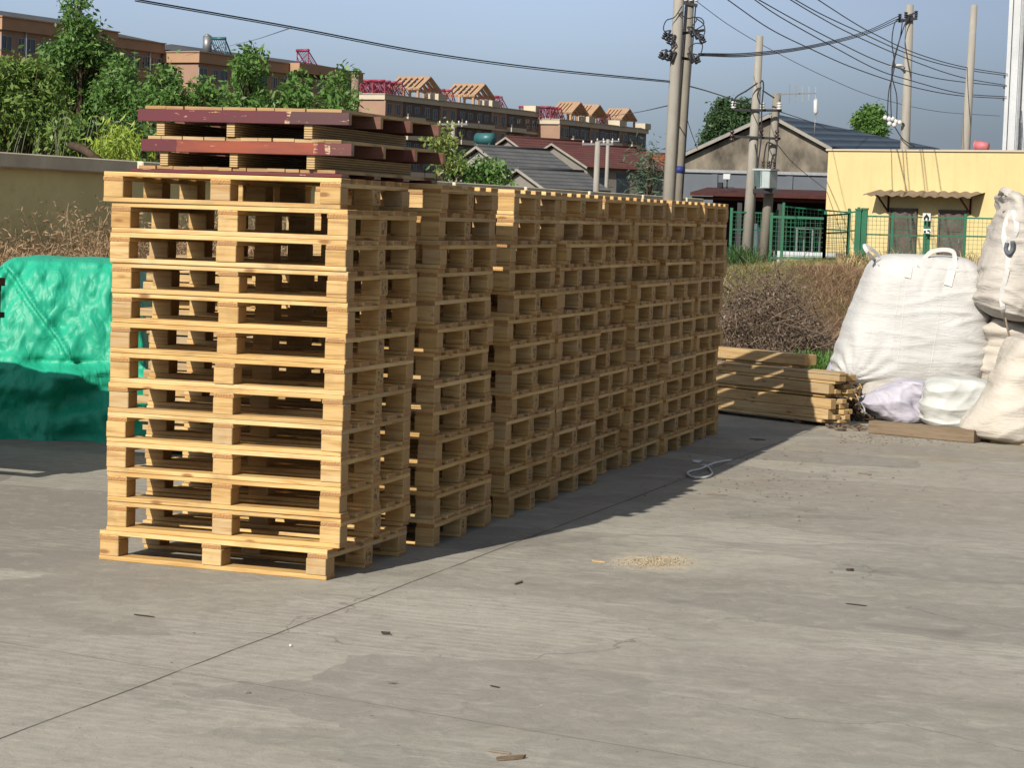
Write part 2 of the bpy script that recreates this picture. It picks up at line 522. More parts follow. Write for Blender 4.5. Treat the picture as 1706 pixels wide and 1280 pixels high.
M['leaf'] = mat_leaf('leaf_green', (0.085, 0.155, 0.03), (0.14, 0.225, 0.045), (0.21, 0.28, 0.07))
M['leaf_mid'] = mat_leaf('leaf_mid_green', (0.06, 0.135, 0.028), (0.095, 0.19, 0.04), (0.15, 0.245, 0.06))
M['leaf_dark'] = mat_leaf('leaf_dark_green', (0.03, 0.075, 0.022), (0.05, 0.10, 0.028), (0.075, 0.13, 0.035))
M['leaf_far'] = mat_leaf('leaf_far_green', (0.035, 0.075, 0.03), (0.05, 0.095, 0.035), (0.07, 0.12, 0.045))
M['leaf_lime'] = mat_leaf('leaf_lime', (0.19, 0.28, 0.03), (0.27, 0.36, 0.05), (0.33, 0.40, 0.08))
M['leaf_yellow'] = mat_leaf('leaf_yellow_green', (0.17, 0.23, 0.05), (0.23, 0.26, 0.07), (0.12, 0.18, 0.04))
M['needle'] = mat_leaf('needle_green', (0.05, 0.085, 0.05), (0.08, 0.12, 0.07), (0.10, 0.14, 0.085), 0.1)
M['straw'] = mat_leaf('dry_straw', (0.33, 0.25, 0.13), (0.40, 0.30, 0.15), (0.22, 0.15, 0.08), 0.15, 0.7)
M['straw_red'] = mat_leaf('dry_red_weed', (0.30, 0.19, 0.11), (0.40, 0.27, 0.16), (0.20, 0.13, 0.07), 0.15, 0.7)
M['straw_olive'] = mat_leaf('dry_olive_grass', (0.30, 0.27, 0.11), (0.37, 0.33, 0.14), (0.20, 0.21, 0.07), 0.15, 0.7)
M['twig'] = mat_leaf('dead_twig', (0.08, 0.056, 0.038), (0.145, 0.105, 0.07), (0.25, 0.19, 0.13), 0.0, 0.8)
M['deadleaf'] = mat_leaf('dead_leaf', (0.10, 0.065, 0.05), (0.16, 0.11, 0.085), (0.30, 0.23, 0.19), 0.1, 0.8)
M['bark'] = mat_plain('bark', (0.11, 0.08, 0.055), 0.5, 9, 0.9, 0.15, bump=0.6, stretch=(1, 1, 0.25))

M['wall_paint'] = mat_plain('ochre_render', (0.99, 0.87, 0.42), 0.18, 0.9, 0.85, 0.2, bump=0.15)
M['coping'] = mat_plain('coping_concrete', (0.85, 0.76, 0.56), 0.25, 2.0, 0.85, 0.2, bump=0.2, stretch=(1, 0.6, 1))
M['yellow'] = mat_stained('yellow_render', (0.80, 0.64, 0.32), 0.10, 0.7, 0.85, 0.2, 0.15)
M['white_sheet'] = mat_plain('white_sheet', (0.66, 0.68, 0.70), 0.15, 1.0, 0.6, 0.3)
M['grey_sheet'] = mat_plain('grey_blue_sheet', (0.135, 0.155, 0.185), 0.2, 0.8, 0.6, 0.3)
M['pole'] = mat_plain('pole_concrete', (0.42, 0.39, 0.34), 0.25, 2.5, 0.85, 0.2, bump=0.15, stretch=(1, 1, 0.3))
M['pole_old'] = mat_plain('old_pole_concrete', (0.33, 0.30, 0.25), 0.3, 2.5, 0.85, 0.2, bump=0.15, stretch=(1, 1, 0.3))
M['steel'] = mat_plain('galvanised_steel', (0.35, 0.36, 0.37), 0.25, 12, 0.5, 0.5, 0.6)
M['iron'] = mat_plain('dark_iron', (0.035, 0.035, 0.038), 0.3, 20, 0.6, 0.4)
M['cable'] = mat_plain('black_cable', (0.03, 0.03, 0.035), 0.2, 5, 0.6, 0.3)
M['cable_grey'] = mat_plain('grey_cable', (0.10, 0.105, 0.12), 0.2, 5, 0.6, 0.3)
M['porcelain'] = mat_plain('white_porcelain', (0.72, 0.72, 0.70), 0.1, 20, 0.3, 0.6)
M['brown_glaze'] = mat_plain('brown_porcelain', (0.07, 0.04, 0.035), 0.2, 20, 0.3, 0.6)
M['tx_paint'] = mat_plain('transformer_paint', (0.48, 0.55, 0.55), 0.15, 5, 0.5, 0.4)
M['tx_rad'] = mat_plain('radiator_paint', (0.15, 0.22, 0.22), 0.2, 5, 0.5, 0.4)
M['fence'] = mat_plain('green_fence_paint', (0.012, 0.16, 0.075), 0.3, 8, 0.5, 0.4)
M['rust'] = mat_plain('rusty_sheet', (0.095, 0.03, 0.024), 0.4, 3, 0.8, 0.2)
M['black'] = mat_plain('interior_shade', (0.02, 0.018, 0.018), 0.2, 2, 0.9, 0.1)  # near-black colour stands in for the shade inside the open shed
M['door'] = mat_plain('worn_brown_door', (0.095, 0.068, 0.055), 0.4, 2.5, 0.6, 0.3, col2=(0.17, 0.14, 0.12))
M['brick'] = mat_plain('brown_brick', (0.42, 0.27, 0.195), 0.14, 0.5, 0.9, 0.15)
M['brick_lit'] = mat_plain('brick_sunlit', (0.45, 0.245, 0.14), 0.12, 0.5, 0.9, 0.15)  # unused copy of the brick with sunlight put into its colour
M['cream'] = mat_plain('cream_trim', (0.64, 0.56, 0.43), 0.1, 0.6, 0.85, 0.2)
M['tan'] = mat_plain('tan_trim', (0.50, 0.31, 0.19), 0.12, 0.6, 0.85, 0.2)
M['roof_grey'] = mat_plain('grey_roof', (0.10, 0.105, 0.115), 0.3, 0.6, 0.8, 0.2)
M['glass'] = mat_plain('window_glass', (0.045, 0.055, 0.07), 0.4, 0.7, 0.10, 0.7)
M['recess_shade'] = mat_plain('balcony_shade', (0.17, 0.135, 0.11), 0.2, 1, 0.7, 0.2)  # shade of the set-back balconies is put into this colour
M['frame'] = mat_plain('window_frame', (0.36, 0.36, 0.36), 0.1, 2, 0.6, 0.3)
M['red_steel'] = mat_plain('red_steel', (0.34, 0.045, 0.09), 0.25, 2, 0.5, 0.4)
M['pergola'] = mat_plain('pergola_render', (0.50, 0.32, 0.20), 0.15, 1, 0.85, 0.2)
M['teal'] = mat_plain('teal_tank', (0.04, 0.16, 0.17), 0.2, 2, 0.4, 0.4)
M['stain_wall'] = mat_plain('stained_render', (0.36, 0.315, 0.25), 0.45, 0.9, 0.9, 0.1, col2=(0.085, 0.075, 0.06), stretch=(1, 1, 0.6))
M['house_wall'] = mat_plain('white_house_render', (0.42, 0.40, 0.36), 0.2, 0.5, 0.9, 0.1)
M['grey_house'] = mat_plain('grey_house_render', (0.30, 0.275, 0.24), 0.2, 0.5, 0.9, 0.1)
M['pink'] = mat_plain('pink_plastic', (0.62, 0.20, 0.22), 0.15, 4, 0.5, 0.3)
M['white_paint'] = mat_plain('white_paint', (0.78, 0.78, 0.77), 0.06, 4, 0.6, 0.3)
M['black_paint'] = mat_plain('black_paint', (0.02, 0.02, 0.02), 0.1, 4, 0.6, 0.3)
M['blue_paint'] = mat_plain('blue_band', (0.03, 0.05, 0.25), 0.2, 4, 0.6, 0.3)


def mat_tiles(name, a, b, freq=9.0, axis=1):
    k = NT(name)
    p = k.coord('Object')
    s = k.n('SeparateXYZ')
    k.l(p, s.inputs[0])
    a, b = tuple(c * 0.8 for c in a), tuple(c * 0.8 for c in b)
    r = k.math('SINE', k.math('MULTIPLY', s.outputs[axis], freq))
    n = k.noise(p, 0.9, 5, 0.65)
    c = k.mix(k.ramp(n, 0.35, 0.7), a, b)
    c = k.mix(k.math('MULTIPLY', k.ramp(r, 0.55, 0.85), 0.65), c, tuple(x * 0.35 for x in a))
    k.bump(r, 0.6, 0.05)
    return k.out(c, 0.8, 0.2)


def mat_fabric(name, a, b, rough=0.75, weave=True, wr=1.0):
    k = NT(name)
    p = k.coord('Object')
    n = k.noise(p, 2.3, 5, 0.6)
    a, b = tuple(q * 0.80 for q in a), tuple(q * 0.78 for q in b)
    c = k.mix(k.ramp(n, 0.38, 0.68), a, b)
    ds = k.noise(p, 8.0, 6, 0.7)
    c = k.mix(k.math('MULTIPLY', k.ramp(ds, 0.60, 0.78), 0.30), c, tuple(x * 0.6 for x in b))
    n1 = k.math('ABSOLUTE', k.math('SUBTRACT', k.noise(k.mapping(p, rot=(0, 0.15, 0), scale=(1.0, 1.0, 6.0)), 2.6, 3, 0.5, 1.2), 0.5))
    n2 = k.math('ABSOLUTE', k.math('SUBTRACT', k.noise(k.mapping(p, rot=(0, -0.5, 0), scale=(2.5, 2.5, 7)), 3.0, 3, 0.55, 1.0), 0.5))
    h = k.math('ADD', k.ramp(n1, 0.12, 0.0), k.math('MULTIPLY', k.ramp(n2, 0.10, 0.0), 0.5))
    k.bump(h, 0.24 * wr, 0.012)
    k.out(c, rough, 0.25)
    tr = k.n('BsdfTranslucent')
    k.l(c, tr.inputs[0])
    mx = k.n('MixShader')
    mx.inputs[0].default_value = 0.08
    k.l(k.b.outputs[0], mx.inputs[1])
    k.l(tr.outputs[0], mx.inputs[2])
    k.l(mx.outputs[0], k.t.nodes['Material Output'].inputs[0])
    return k.m


M['bag_white'] = mat_fabric('white_woven_fabric', (0.67, 0.665, 0.65), (0.59, 0.58, 0.555), wr=1.0)
M['bag_cream'] = mat_fabric('cream_woven_fabric', (0.66, 0.61, 0.535), (0.57, 0.515, 0.44))
M['bag_tan'] = mat_fabric('tan_woven_fabric', (0.60, 0.56, 0.505), (0.49, 0.445, 0.395))
M['bag_lilac'] = mat_fabric('lilac_woven_fabric', (0.56, 0.54, 0.62), (0.48, 0.46, 0.54), 0.5, wr=0.4)
M['bag_liner'] = mat_fabric('white_liner_film', (0.66, 0.67, 0.64), (0.58, 0.59, 0.56), 0.35, wr=0.4)
M['webbing'] = mat_plain('white_webbing', (0.78, 0.77, 0.74), 0.12, 30, 0.7, 0.2)
M['tarp'] = None


def mat_tarp():
    k = NT('green_tarpaulin')
    p = k.coord('Object')
    n = k.noise(p, 2.0, 5, 0.6)
    c = k.mix(k.ramp(n, 0.35, 0.7), (0.016, 0.33, 0.20), (0.012, 0.27, 0.165))
    f1 = k.noise(k.mapping(p, rot=(0, 0.35, 0.3), scale=(2.4, 2.4, 0.8)), 1.6, 3, 0.5, 0.8)
    f2 = k.noise(k.mapping(p, rot=(0, -0.6, 0.3), scale=(3, 3, 1.6)), 2.2, 2, 0.5, 0.8)
    ridge = k.ramp(k.math('ABSOLUTE', k.math('SUBTRACT', f1, 0.5)), 0.0, 0.10)
    ridge2 = k.ramp(k.math('ABSOLUTE', k.math('SUBTRACT', f2, 0.5)), 0.0, 0.08)
    h = k.math('ADD', k.math('MULTIPLY', ridge, 1.0), k.math('MULTIPLY', ridge2, 0.5))
    k.bump(h, 0.30, 0.016)
    return k.out(c, k.math('ADD', 0.40, k.math('MULTIPLY', n, 0.2)), 0.32)


M['tarp'] = mat_tarp()
M['tile_grey'] = mat_tiles('grey_tiles', (0.11, 0.115, 0.12), (0.16, 0.16, 0.16), 15.0, 0)
M['tile_red'] = mat_tiles('dark_red_tiles', (0.12, 0.045, 0.042), (0.16, 0.065, 0.055), 15.0, 0)
M['tile_orange'] = mat_tiles('orange_tiles', (0.36, 0.12, 0.06), (0.30, 0.12, 0.07), 15.0, 0)
M['sheet_blue'] = mat_tiles('blue_grey_sheet', (0.055, 0.085, 0.125), (0.08, 0.11, 0.15), 12.0, 0)


# ------------------------------------------------------------------ mesh helpers
class MB:
    def __init__(s):
        s.v, s.f, s.mi, s.smooth = [], [], [], []

    def add(s, vs, fs, mi=0, sm=False):
        o = len(s.v)
        s.v += [tuple(v) for v in vs]
        s.f += [tuple(i + o for i in f) for f in fs]
        s.mi += [mi] * len(fs)
        s.smooth += [sm] * len(fs)
        return s

    def box(s, c, d, rot=None, mi=0, taper=None):
        x, y, z = d[0] / 2, d[1] / 2, d[2] / 2
        vs = [Vector((a * x, b * y, e * z)) for e in (-1, 1) for b in (-1, 1) for a in (-1, 1)]
        if taper:
            vs = [Vector((v.x * (taper if v.z > 0 else 1), v.y * (taper if v.z > 0 else 1), v.z)) for v in vs]
        if rot is not None:
            vs = [rot @ v for v in vs]
        c = Vector(c)
        return s.add([v + c for v in vs], [(0, 2, 3, 1), (4, 5, 7, 6), (0, 1, 5, 4), (2, 6, 7, 3), (0, 4, 6, 2), (1, 3, 7, 5)], mi)

    def bar(s, a, b, w, h=None, mi=0):
        a, b = Vector(a), Vector(b)
        d = b - a
        L = d.length
        q = d.to_track_quat('X', 'Z').to_matrix()
        return s.box((a + b) / 2, (L, w, h or w), q, mi)

    def tube(s, pts, rad, n=8, mi=0, caps=True, sm=True, flat=None):
        pts = [Vector(p) for p in pts]
        N = len(pts)
        if not hasattr(rad, '__len__'):
            rad = [rad] * N
        vs, fs = [], []
        t0 = (pts[1] - pts[0]).normalized()
        ref = Vector((0, 0, 1)) if abs(t0.z) < 0.9 else Vector((1, 0, 0))
        u = (ref - t0 * ref.dot(t0)).normalized()
        for i, p in enumerate(pts):
            t = (pts[min(i + 1, N - 1)] - pts[max(i - 1, 0)])
            if t.length < 1e-9:
                t = t0
            t = t.normalized()
            u = (u - t * u.dot(t))
            u = u.normalized() if u.length > 1e-6 else t.orthogonal().normalized()
            w = t.cross(u)
            for j in range(n):
                a = 2 * PI * j / n + PI / n
                k1, k2 = (1, 1) if flat is None else flat
                vs.append(p + (u * math.cos(a) * k1 + w * math.sin(a) * k2) * rad[i])
        for i in range(N - 1):
            for j in range(n):
                a, b = i * n + j, i * n + (j + 1) % n
                fs.append((a, b, b + n, a + n))
        if caps:
            fs.append(tuple(range(n - 1, -1, -1)))
            fs.append(tuple((N - 1) * n + j for j in range(n)))
        return s.add(vs, fs, mi, sm)

    def prism(s, poly, ext, mi=0):
        """poly: list of 3-D points (planar), ext: extrusion vector."""
        n = len(poly)
        e = Vector(ext)
        vs = [Vector(p) for p in poly] + [Vector(p) + e for p in poly]
        fs = [tuple(range(n - 1, -1, -1)), tuple(range(n, 2 * n))]
        fs += [(i, (i + 1) % n, (i + 1) % n + n, i + n) for i in range(n)]
        return s.add(vs, fs, mi)

    def sphere(s, c, r, nu=10, nv=7, mi=0):
        c = Vector(c)
        r = Vector(r) if hasattr(r, '__len__') else Vector((r, r, r))
        vs, fs = [], []
        for i in range(nv + 1):
            th = PI * i / nv
            for j in range(nu):
                ph = 2 * PI * j / nu
                vs.append(c + Vector((r.x * math.sin(th) * math.cos(ph), r.y * math.sin(th) * math.sin(ph), r.z * math.cos(th))))
        for i in range(nv):
            for j in range(nu):
                a, b = i * nu + j, i * nu + (j + 1) % nu
                fs.append((a, a + nu, b + nu, b))
        return s.add(vs, fs, mi, True)

    def mesh(s, name, mats, bevel=0.0, fix=False):
        me = bpy.data.meshes.new(name)
        me.from_pydata(s.v, [], s.f)
        for mt in (mats if isinstance(mats, (list, tuple)) else [mats]):
            me.materials.append(mt)
        me.polygons.foreach_set('material_index', s.mi)
        me.polygons.foreach_set('use_smooth', s.smooth)
        if bevel or fix:
            bm = bmesh.new()
            bm.from_mesh(me)
            if fix:
                bmesh.ops.recalc_face_normals(bm, faces=bm.faces)
            if bevel:
                bmesh.ops.bevel(bm, geom=list(bm.edges), offset=bevel, segments=1, affect='EDGES', clamp_overlap=True)
            bm.to_mesh(me)
            bm.free()
        me.update()
        return me

    def build(s, name, mats, parent=None, loc=None, bevel=0.0, rotz=0.0, fix=True):
        o = bpy.data.objects.new(name, s.mesh(name, mats, bevel, fix))
        COL.objects.link(o)
        if loc is not None:
            o.location = loc
        o.rotation_euler = (0, 0, rotz)
        if parent is not None:
            o.parent = parent
        return o


def tag(o, label, cat, group=None, kind=None):
    if label:
        o['label'] = label
    if cat:
        o['category'] = cat
    if group:
        o['group'] = group
    if kind:
        o['kind'] = kind
    return o


def thing(name, label, cat, loc=(0, 0, 0), rotz=0.0, group=None):
    o = bpy.data.objects.new(name, None)
    o.empty_display_size = 0.1
    COL.objects.link(o)
    o.location = loc
    o.rotation_euler = (0, 0, rotz)
    return tag(o, label, cat, group)


def link(mesh, name, parent=None, loc=(0, 0, 0), rotz=0.0):
    o = bpy.data.objects.new(name, mesh)
    COL.objects.link(o)
    o.location = loc
    o.rotation_euler = (0, 0, rotz)
    if parent is not None:
        o.parent = parent
    return o


def structure(o):
    o['kind'] = 'structure'
    return o


def np_mesh(name, verts, faces4, mat, parent=None, smooth=False):
    """verts (N,3) array, faces4 (F,k) int array with k verts a face."""
    me = bpy.data.meshes.new(name)
    nv, nf, k = len(verts), len(faces4), faces4.shape[1]
    me.vertices.add(nv)
    me.vertices.foreach_set('co', np.ascontiguousarray(verts, dtype=np.float32).ravel())
    me.loops.add(nf * k)
    me.loops.foreach_set('vertex_index', np.ascontiguousarray(faces4, dtype=np.int32).ravel())
    me.polygons.add(nf)
    me.polygons.foreach_set('loop_start', np.arange(0, nf * k, k, dtype=np.int32))
    me.polygons.foreach_set('loop_total', np.full(nf, k, dtype=np.int32))
    if smooth:
        me.polygons.foreach_set('use_smooth', np.ones(nf, dtype=bool))
    me.materials.append(mat)
    me.update(calc_edges=True)
    o = bpy.data.objects.new(name, me)
    COL.objects.link(o)
    if parent is not None:
        o.parent = parent
    return o


def fbm(x, y, z, o=4):
    return mnoise.fractal(Vector((x, y, z)), 1.0, 2.0, o)


# ------------------------------------------------------------------ ground
def field_h(x, y):
    h = 0.62 * min(1.0, max(0.0, (y - 12.0) / 42.0)) if x > -7.4 else 0.25 * min(1.0, max(0.0, (y - 12.0) / 42.0))
    c = at(1315, 440, 38)
    dx, dy = x - c.x, y - c.y
    u = dx * RT.x + dy * RT.y
    w = -dx * RT.y + dy * RT.x
    h += 0.62 * math.exp(-(u / 2.6) ** 4 - (w / 7.5) ** 2)
    return h


def build_ground():
    xs = [-1500, -700, -350, -200, -120, -80, -50, -35, -25] + [-20 + 1.0 * i for i in range(46)] + [28, 35, 50, 80, 140, 300, 700, 1500]
    ys = [-60, -30, -15, 0, 5, 9, 11] + [12 + 1.0 * i for i in range(60)] + [75, 80, 90, 110, 150, 220, 330, 500, 800, 1500, 3000]
    vs = [(x, y, field_h(x, y) - 0.02) for y in ys for x in xs]
    n = len(xs)
    fs = [(j * n + i, j * n + i + 1, (j + 1) * n + i + 1, (j + 1) * n + i) for j in range(len(ys) - 1) for i in range(n - 1)]
    mb = MB().add(vs, fs, 0, True)
    structure(mb.build('ground', M['earth']))
    edge = [(-7.0, 13.5), (-4, 13.0), (-2.0, 12.2), (0.4, 11.7), (2.0, 11.3), (5, 11.0), (12, 10.8), (30, 10.8)]
    vs, fs = [], []
    for i, (x, y) in enumerate(edge):
        vs += [(x, -40, 0.0), (x, y, 0.0)]
    fs = [(2 * i, 2 * i + 2, 2 * i + 3, 2 * i + 1) for i in range(len(edge) - 1)]
    structure(MB().add(vs, fs).build('concrete_yard', M['concrete']))


build_ground()

# ------------------------------------------------------------------ pallets
PL, PD = 1.21, 0.96          # length, depth
BX, BY = 0.102, 0.10


def centred(d, mat, name, bevel=0.003):
    return MB().box((0, 0, 0), d).mesh(name, mat, bevel, True)


def deck_mesh(name, ws, gap):
    mb = MB()
    y = 0
    for w in ws:
        mb.box((0, y + w / 2 - PD / 2, 0), (PL, w, 0.022))
        y += w + gap
    return mb.mesh(name, M['pine'], 0.0025, True)


DECKS = [deck_mesh('deck', [0.125, 0.118, 0.122, 0.118, 0.125], (PD - 0.608) / 4),
         deck_mesh('deck', [0.13, 0.11, 0.125, 0.115, 0.12], (PD - 0.60) / 4)]
STR = centred((PD, BX, 0.022), M['pine'], 'stringer')
BLK = centred((BX, BY, 0.078), M['pine_block'], 'block')
BLKS = centred((BX, BY, 0.078), M['pine_stamp'], 'block')
BOT = centred((PL, BY, 0.022), M['pine'], 'bottom_board')


def jit(a):
    return random.uniform(-a, a)


def make_pallet(loc, rz, label):
    t = thing('wooden_pallet', label, 'pallet', loc, rz, 'bare pine pallets stacked in a row')
    if loc[2] > 0.1:
        t.rotation_euler = (jit(R(.05)), jit(R(.05)), rz)
    link(random.choice(DECKS), 'deck', t, (-PL / 2, PD / 2, 0.133), random.choice((0, PI)))
    for i, x in enumerate((-PL + BX / 2, -PL / 2, -BX / 2)):
        link(STR, 'stringer', t, (x + jit(.003), PD / 2, 0.111), PI / 2)
        for j, y in enumerate((BY / 2, PD / 2, PD - BY / 2)):
            link(BLKS if (j == 1 and i == 2) else BLK, 'block', t, (x + jit(.005), y + jit(.004), 0.061), random.choice((0, PI)) + jit(.012))
    for y in (BY / 2, PD / 2, PD - BY / 2):
        link(BOT, 'bottom_board', t, (-PL / 2 + jit(.004), y + jit(.003), 0.011), random.choice((0, PI)))
    return t


ORD = ['bottom', 'second', 'third', 'fourth', 'fifth', 'sixth', 'seventh', 'eighth', 'ninth', 'tenth', 'eleventh', 'twelfth', 'top']
ST_Y = [0.0, 1.20, 2.47, 3.45, 4.50, 5.46, 6.42, 7.39]
ST_X = [0.0, 0.045, 0.05, 0.05, -0.02, 0.025, 0.035, 0.035]
ST_NAME = ['the stack carrying red boards', 'the second stack', 'the third stack', 'the fourth stack', 'the fifth stack',
           'the sixth stack', 'the seventh stack', 'the stack at the end by the lumber']
FRONT_DX = {13: -.032, 12: 0.004, 11: .004, 10: .012, 9: .012, 8: .010, 7: .008, 6: .004, 5: .003, 4: .003, 3: .006, 2: .008, 1: -.03}
TOPDX = {3: [0.0, -.03, .03, .0], 4: [0.09, 0.03, -.02, 0], 5: [-.03, -.05, -.05, -.05], 6: [.0, -.05, -.07, -.06, .0], 7: [0.06, 0.05, 0.03, 0.01]}
for s in range(8):
    for k in range(13):
        dx = FRONT_DX[k + 1] if s == 0 else jit(.024) * (1 if k < 12 else .4)
        dy = jit(.018)
        rz = jit(R(0.8))
        if s == 0:
            dy = jit(.007)
            rz = jit(R(0.25))
            if k == 0:
                dy, rz = -0.06, R(-3.0)
            if k == 12:
                rz = R(0.6)
        tb = TOPDX.get(s)
        if tb and 12 - k < len(tb):
            dx += tb[12 - k] * 0.5
            dy += tb[12 - k] * 0.3
        nm = ORD[k]
        if s == 0 and k == 0:
            lab = 'bottom pallet jutting out askew under the stack carrying red boards'
        elif s == 0 and k == 12:
            lab = 'pine pallet directly under the red edged boards'
        elif k == 0:
            lab = f'bare pine pallet standing on the concrete under {ST_NAME[s]}' + ('' if s in (0, 7) else ' from the red boards')
        elif k == 12:
            lab = f'topmost bare pine pallet of {ST_NAME[s]}' + ('' if s in (0, 7) else ' from the red boards')
        else:
            lab = f'bare pine pallet, {nm} from the ground in {ST_NAME[s]}' + ('' if s in (0, 7) else ' from the red boards')
        make_pallet((ST_X[s] + dx, ST_Y[s] + dy, k * 0.1442), rz, lab)


# red-edged pallets on the first stack
def red_pallet(z, loc, rz, label, low=False):
    t = thing('red_edged_pallet', label, 'pallet', (loc[0], loc[1], z), rz, 'red edged pallets on the first stack')
    D = 1.24
    zz = 0.0
    if not low:
        for x in (-0.965, -0.60, -0.205):
            MB().box((0, 0, 0), (D, 0.042, 0.064)).build('stringer', M['layers'], t, (x, D / 2 + 0.02, 0.032), 0.002, PI / 2)
        zz = 0.065
    bh = 0.058 if not low else 0.016
    for y in (0.02, 0.42, 0.83, 1.225):
        MB().box((0, 0, 0), (1.085, 0.032 if not low else 0.09, bh)).build('red_board', M['red'] if low else M['ply_shade'] if y > .1 else M['red_top' if z > 2 else 'red_mid'], t, (-0.535 + jit(.01), y + (0.03 if low else 0), zz + bh / 2), 0.002)
    zz += bh
    mb = MB()
    x = -1.045
    while x < -0.05:
        w = random.choice((0.07, 0.09, 0.11, 0.085))
        w = min(w, -0.035 - x)
        mb.box((x + w / 2, D / 2 + 0.01 + jit(.012), zz + 0.0085 + jit(.0012)), (w - 0.003, D - 0.01, 0.015), Matrix.Rotation(jit(.012), 3, 'Y'))
        x += w
    mb.build('deck', M['ply'], t)
    return t


red_pallet(1.878, (-0.045, 0.03, 0), R(-0.3), 'low red board panel pressed between the pine pallets and the red pallets', True)
red_pallet(1.912, (0.005, 0.0, 0), R(-1.5), 'red edged pallet with bright orange red front board, lower of the two')
red_pallet(2.054, (-0.01, 0.0, 0), R(-0.8), 'topmost red edged pallet with dark maroon front board')

# ------------------------------------------------------------------ tarpaulin heap
def ridge(v):
    return 1.0 - abs(v) * 2.0


def make_folds(seed, n, a0, a1, f0, f1):
    g = random.Random(seed)
    return [(g.uniform(a0, a1), g.uniform(f0, f1), g.uniform(0, 10), g.uniform(.5, 1.0)) for _ in range(n)]


def folds(F, x, z, warp=0.12, ph=0.0):
    """Straight sharp creases: triangle waves in several directions, each fading in and out."""
    v = 0.0
    wx = x + warp * mnoise.noise(Vector((x * 1.6, z * 1.6, ph)))
    wz = z + warp * mnoise.noise(Vector((x * 1.6 + 7, z * 1.6, ph + 3)))
    for i, (a, f, p, am) in enumerate(F):
        t = (wx * math.cos(a) + wz * math.sin(a)) * f + p
        tri = abs((t % 1.0) - 0.5) * 4 - 1
        m = max(0.0, mnoise.noise(Vector((x * 1.4 + i * 5.1, z * 1.4, ph + i))) + 0.35)
        v += am * m * tri / f
    return v


TF1 = make_folds(4, 7, -.55, .55, 2.0, 7.0)
TF3 = make_folds(21, 14, -1.0, 1.0, 5.0, 15.0)
TF2 = make_folds(9, 9, 0.2, 2.9, 1.2, 5.0)


def build_tarp():
    e1 = Vector((0.94, 0.34, 0))
    e2 = Vector((-0.34, 0.94, 0))
    o0 = gpt(180, 733)
    prof = [(-0.20, -0.012), (-0.16, 0.05), (-0.10, 0.16), (-0.07, 0.28), (-0.05, 0.40), (-0.04, 0.50), (0.02, 0.56), (0.0, 0.60), (0.03, 0.72), (0.08, 0.90), (0.13, 1.08),
            (0.18, 1.20), (0.25, 1.275), (0.36, 1.30), (0.7, 1.31), (1.0, 1.28), (1.1, 1.15), (1.15, 0.6), (1.2, 0.0)]
    # resample
    P = [Vector((a, b, 0)) for a, b in prof]
    cum = [0]
    for i in range(1, len(P)):
        cum.append(cum[-1] + (P[i] - P[i - 1]).length)
    NS, NU = 150, 190

    def prof_at(t):
        t *= cum[-1]
        for i in range(1, len(P)):
            if t <= cum[i] or i == len(P) - 1:
                f = (t - cum[i - 1]) / (cum[i] - cum[i - 1])
                return P[i - 1].lerp(P[i], f)
    vs = []
    for i in range(NU):
        u = -1 + 2 * i / (NU - 1)
        uu = max(-1, min(1, u))
        sq = max(0.0, 1 - abs(uu) ** 7) ** (1 / 7)
        for j in range(NS):
            q = prof_at(j / (NS - 1))
            d, z = q.x, q.y
            d = 0.5 + (d - 0.5) * (0.25 + 0.75 * sq)
            low = max(0.0, min(1.0, (0.62 - z) / 0.12))
            zz = z * (0.06 + 0.94 * sq) if z < 1.0 else z * (0.06 + 0.94 * sq)
            x = -0.36 + uu * (0.58 + 0.16 * low + 0.10 * (1 - min(1, z / 1.3)))
            p = o0 + e1 * x + e2 * d
            # folds
            A = 0.016
            up_ = max(0.0, min(1.0, (z - 0.62) / 0.15))
            f = (0.05 + 0.03 * up_) * folds(TF1, x, z, .10, 1.0) + 0.055 * folds(TF3, x, z, .05, 8.0) + 0.03 * folds(TF2, x * 2.3, z * 2.3, .1, 5.0)
            f += 0.012 * mnoise.noise(Vector((x * 2.0, z * 2.0, d * 2)))
            # sharp diagonal fold running down from the left top corner
            lx = x - (-0.80 + (1.27 - z) * 0.78)
            if 0.58 < z < 1.27:
                f += 0.045 * math.exp(-(lx / 0.022) ** 2) - 0.035 * math.exp(-((lx + 0.035) / 0.025) ** 2)
            if low > 0:
                wx = 0.35 * mnoise.noise(Vector((x * 2, z * 3, 1.7)))
                g = 1 - abs(mnoise.noise(Vector((x * 1.5 + 5 + wx, z * 3.0 - x * 1.1, 3.1)))) * 2.4
                g2 = 1 - abs(mnoise.noise(Vector((x * 3.2 - z * 2.5, z * 4.0 + x * 2.2 + wx, 7.7)))) * 2.4
                f += low * (0.035 * max(g, -.4) + 0.015 * max(g2, -.4) + 0.20 * folds(TF2, x, z, .12, 2.0))
                f += low * 0.05 * math.exp(-((z - 0.55 - 0.08 * math.sin(x * 5)) / 0.05) ** 2)
            p = p - e2 * f + Vector((0, 0, zz + 0.012 * mnoise.noise(Vector((x * 6, d * 6, z * 6)))))
            p.z = max(p.z, -0.012) if j > 1 else -0.012
            vs.append(p)
    fs = [(i * NS + j, (i + 1) * NS + j, (i + 1) * NS + j + 1, i * NS + j + 1) for i in range(NU - 1) for j in range(NS - 1)]
    mb = MB().add(vs, fs, 0, True)
    o = mb.build('tarpaulin_heap', M['tarp'])
    tag(o, 'heap covered by a crumpled shiny green tarpaulin', 'tarpaulin')


build_tarp()


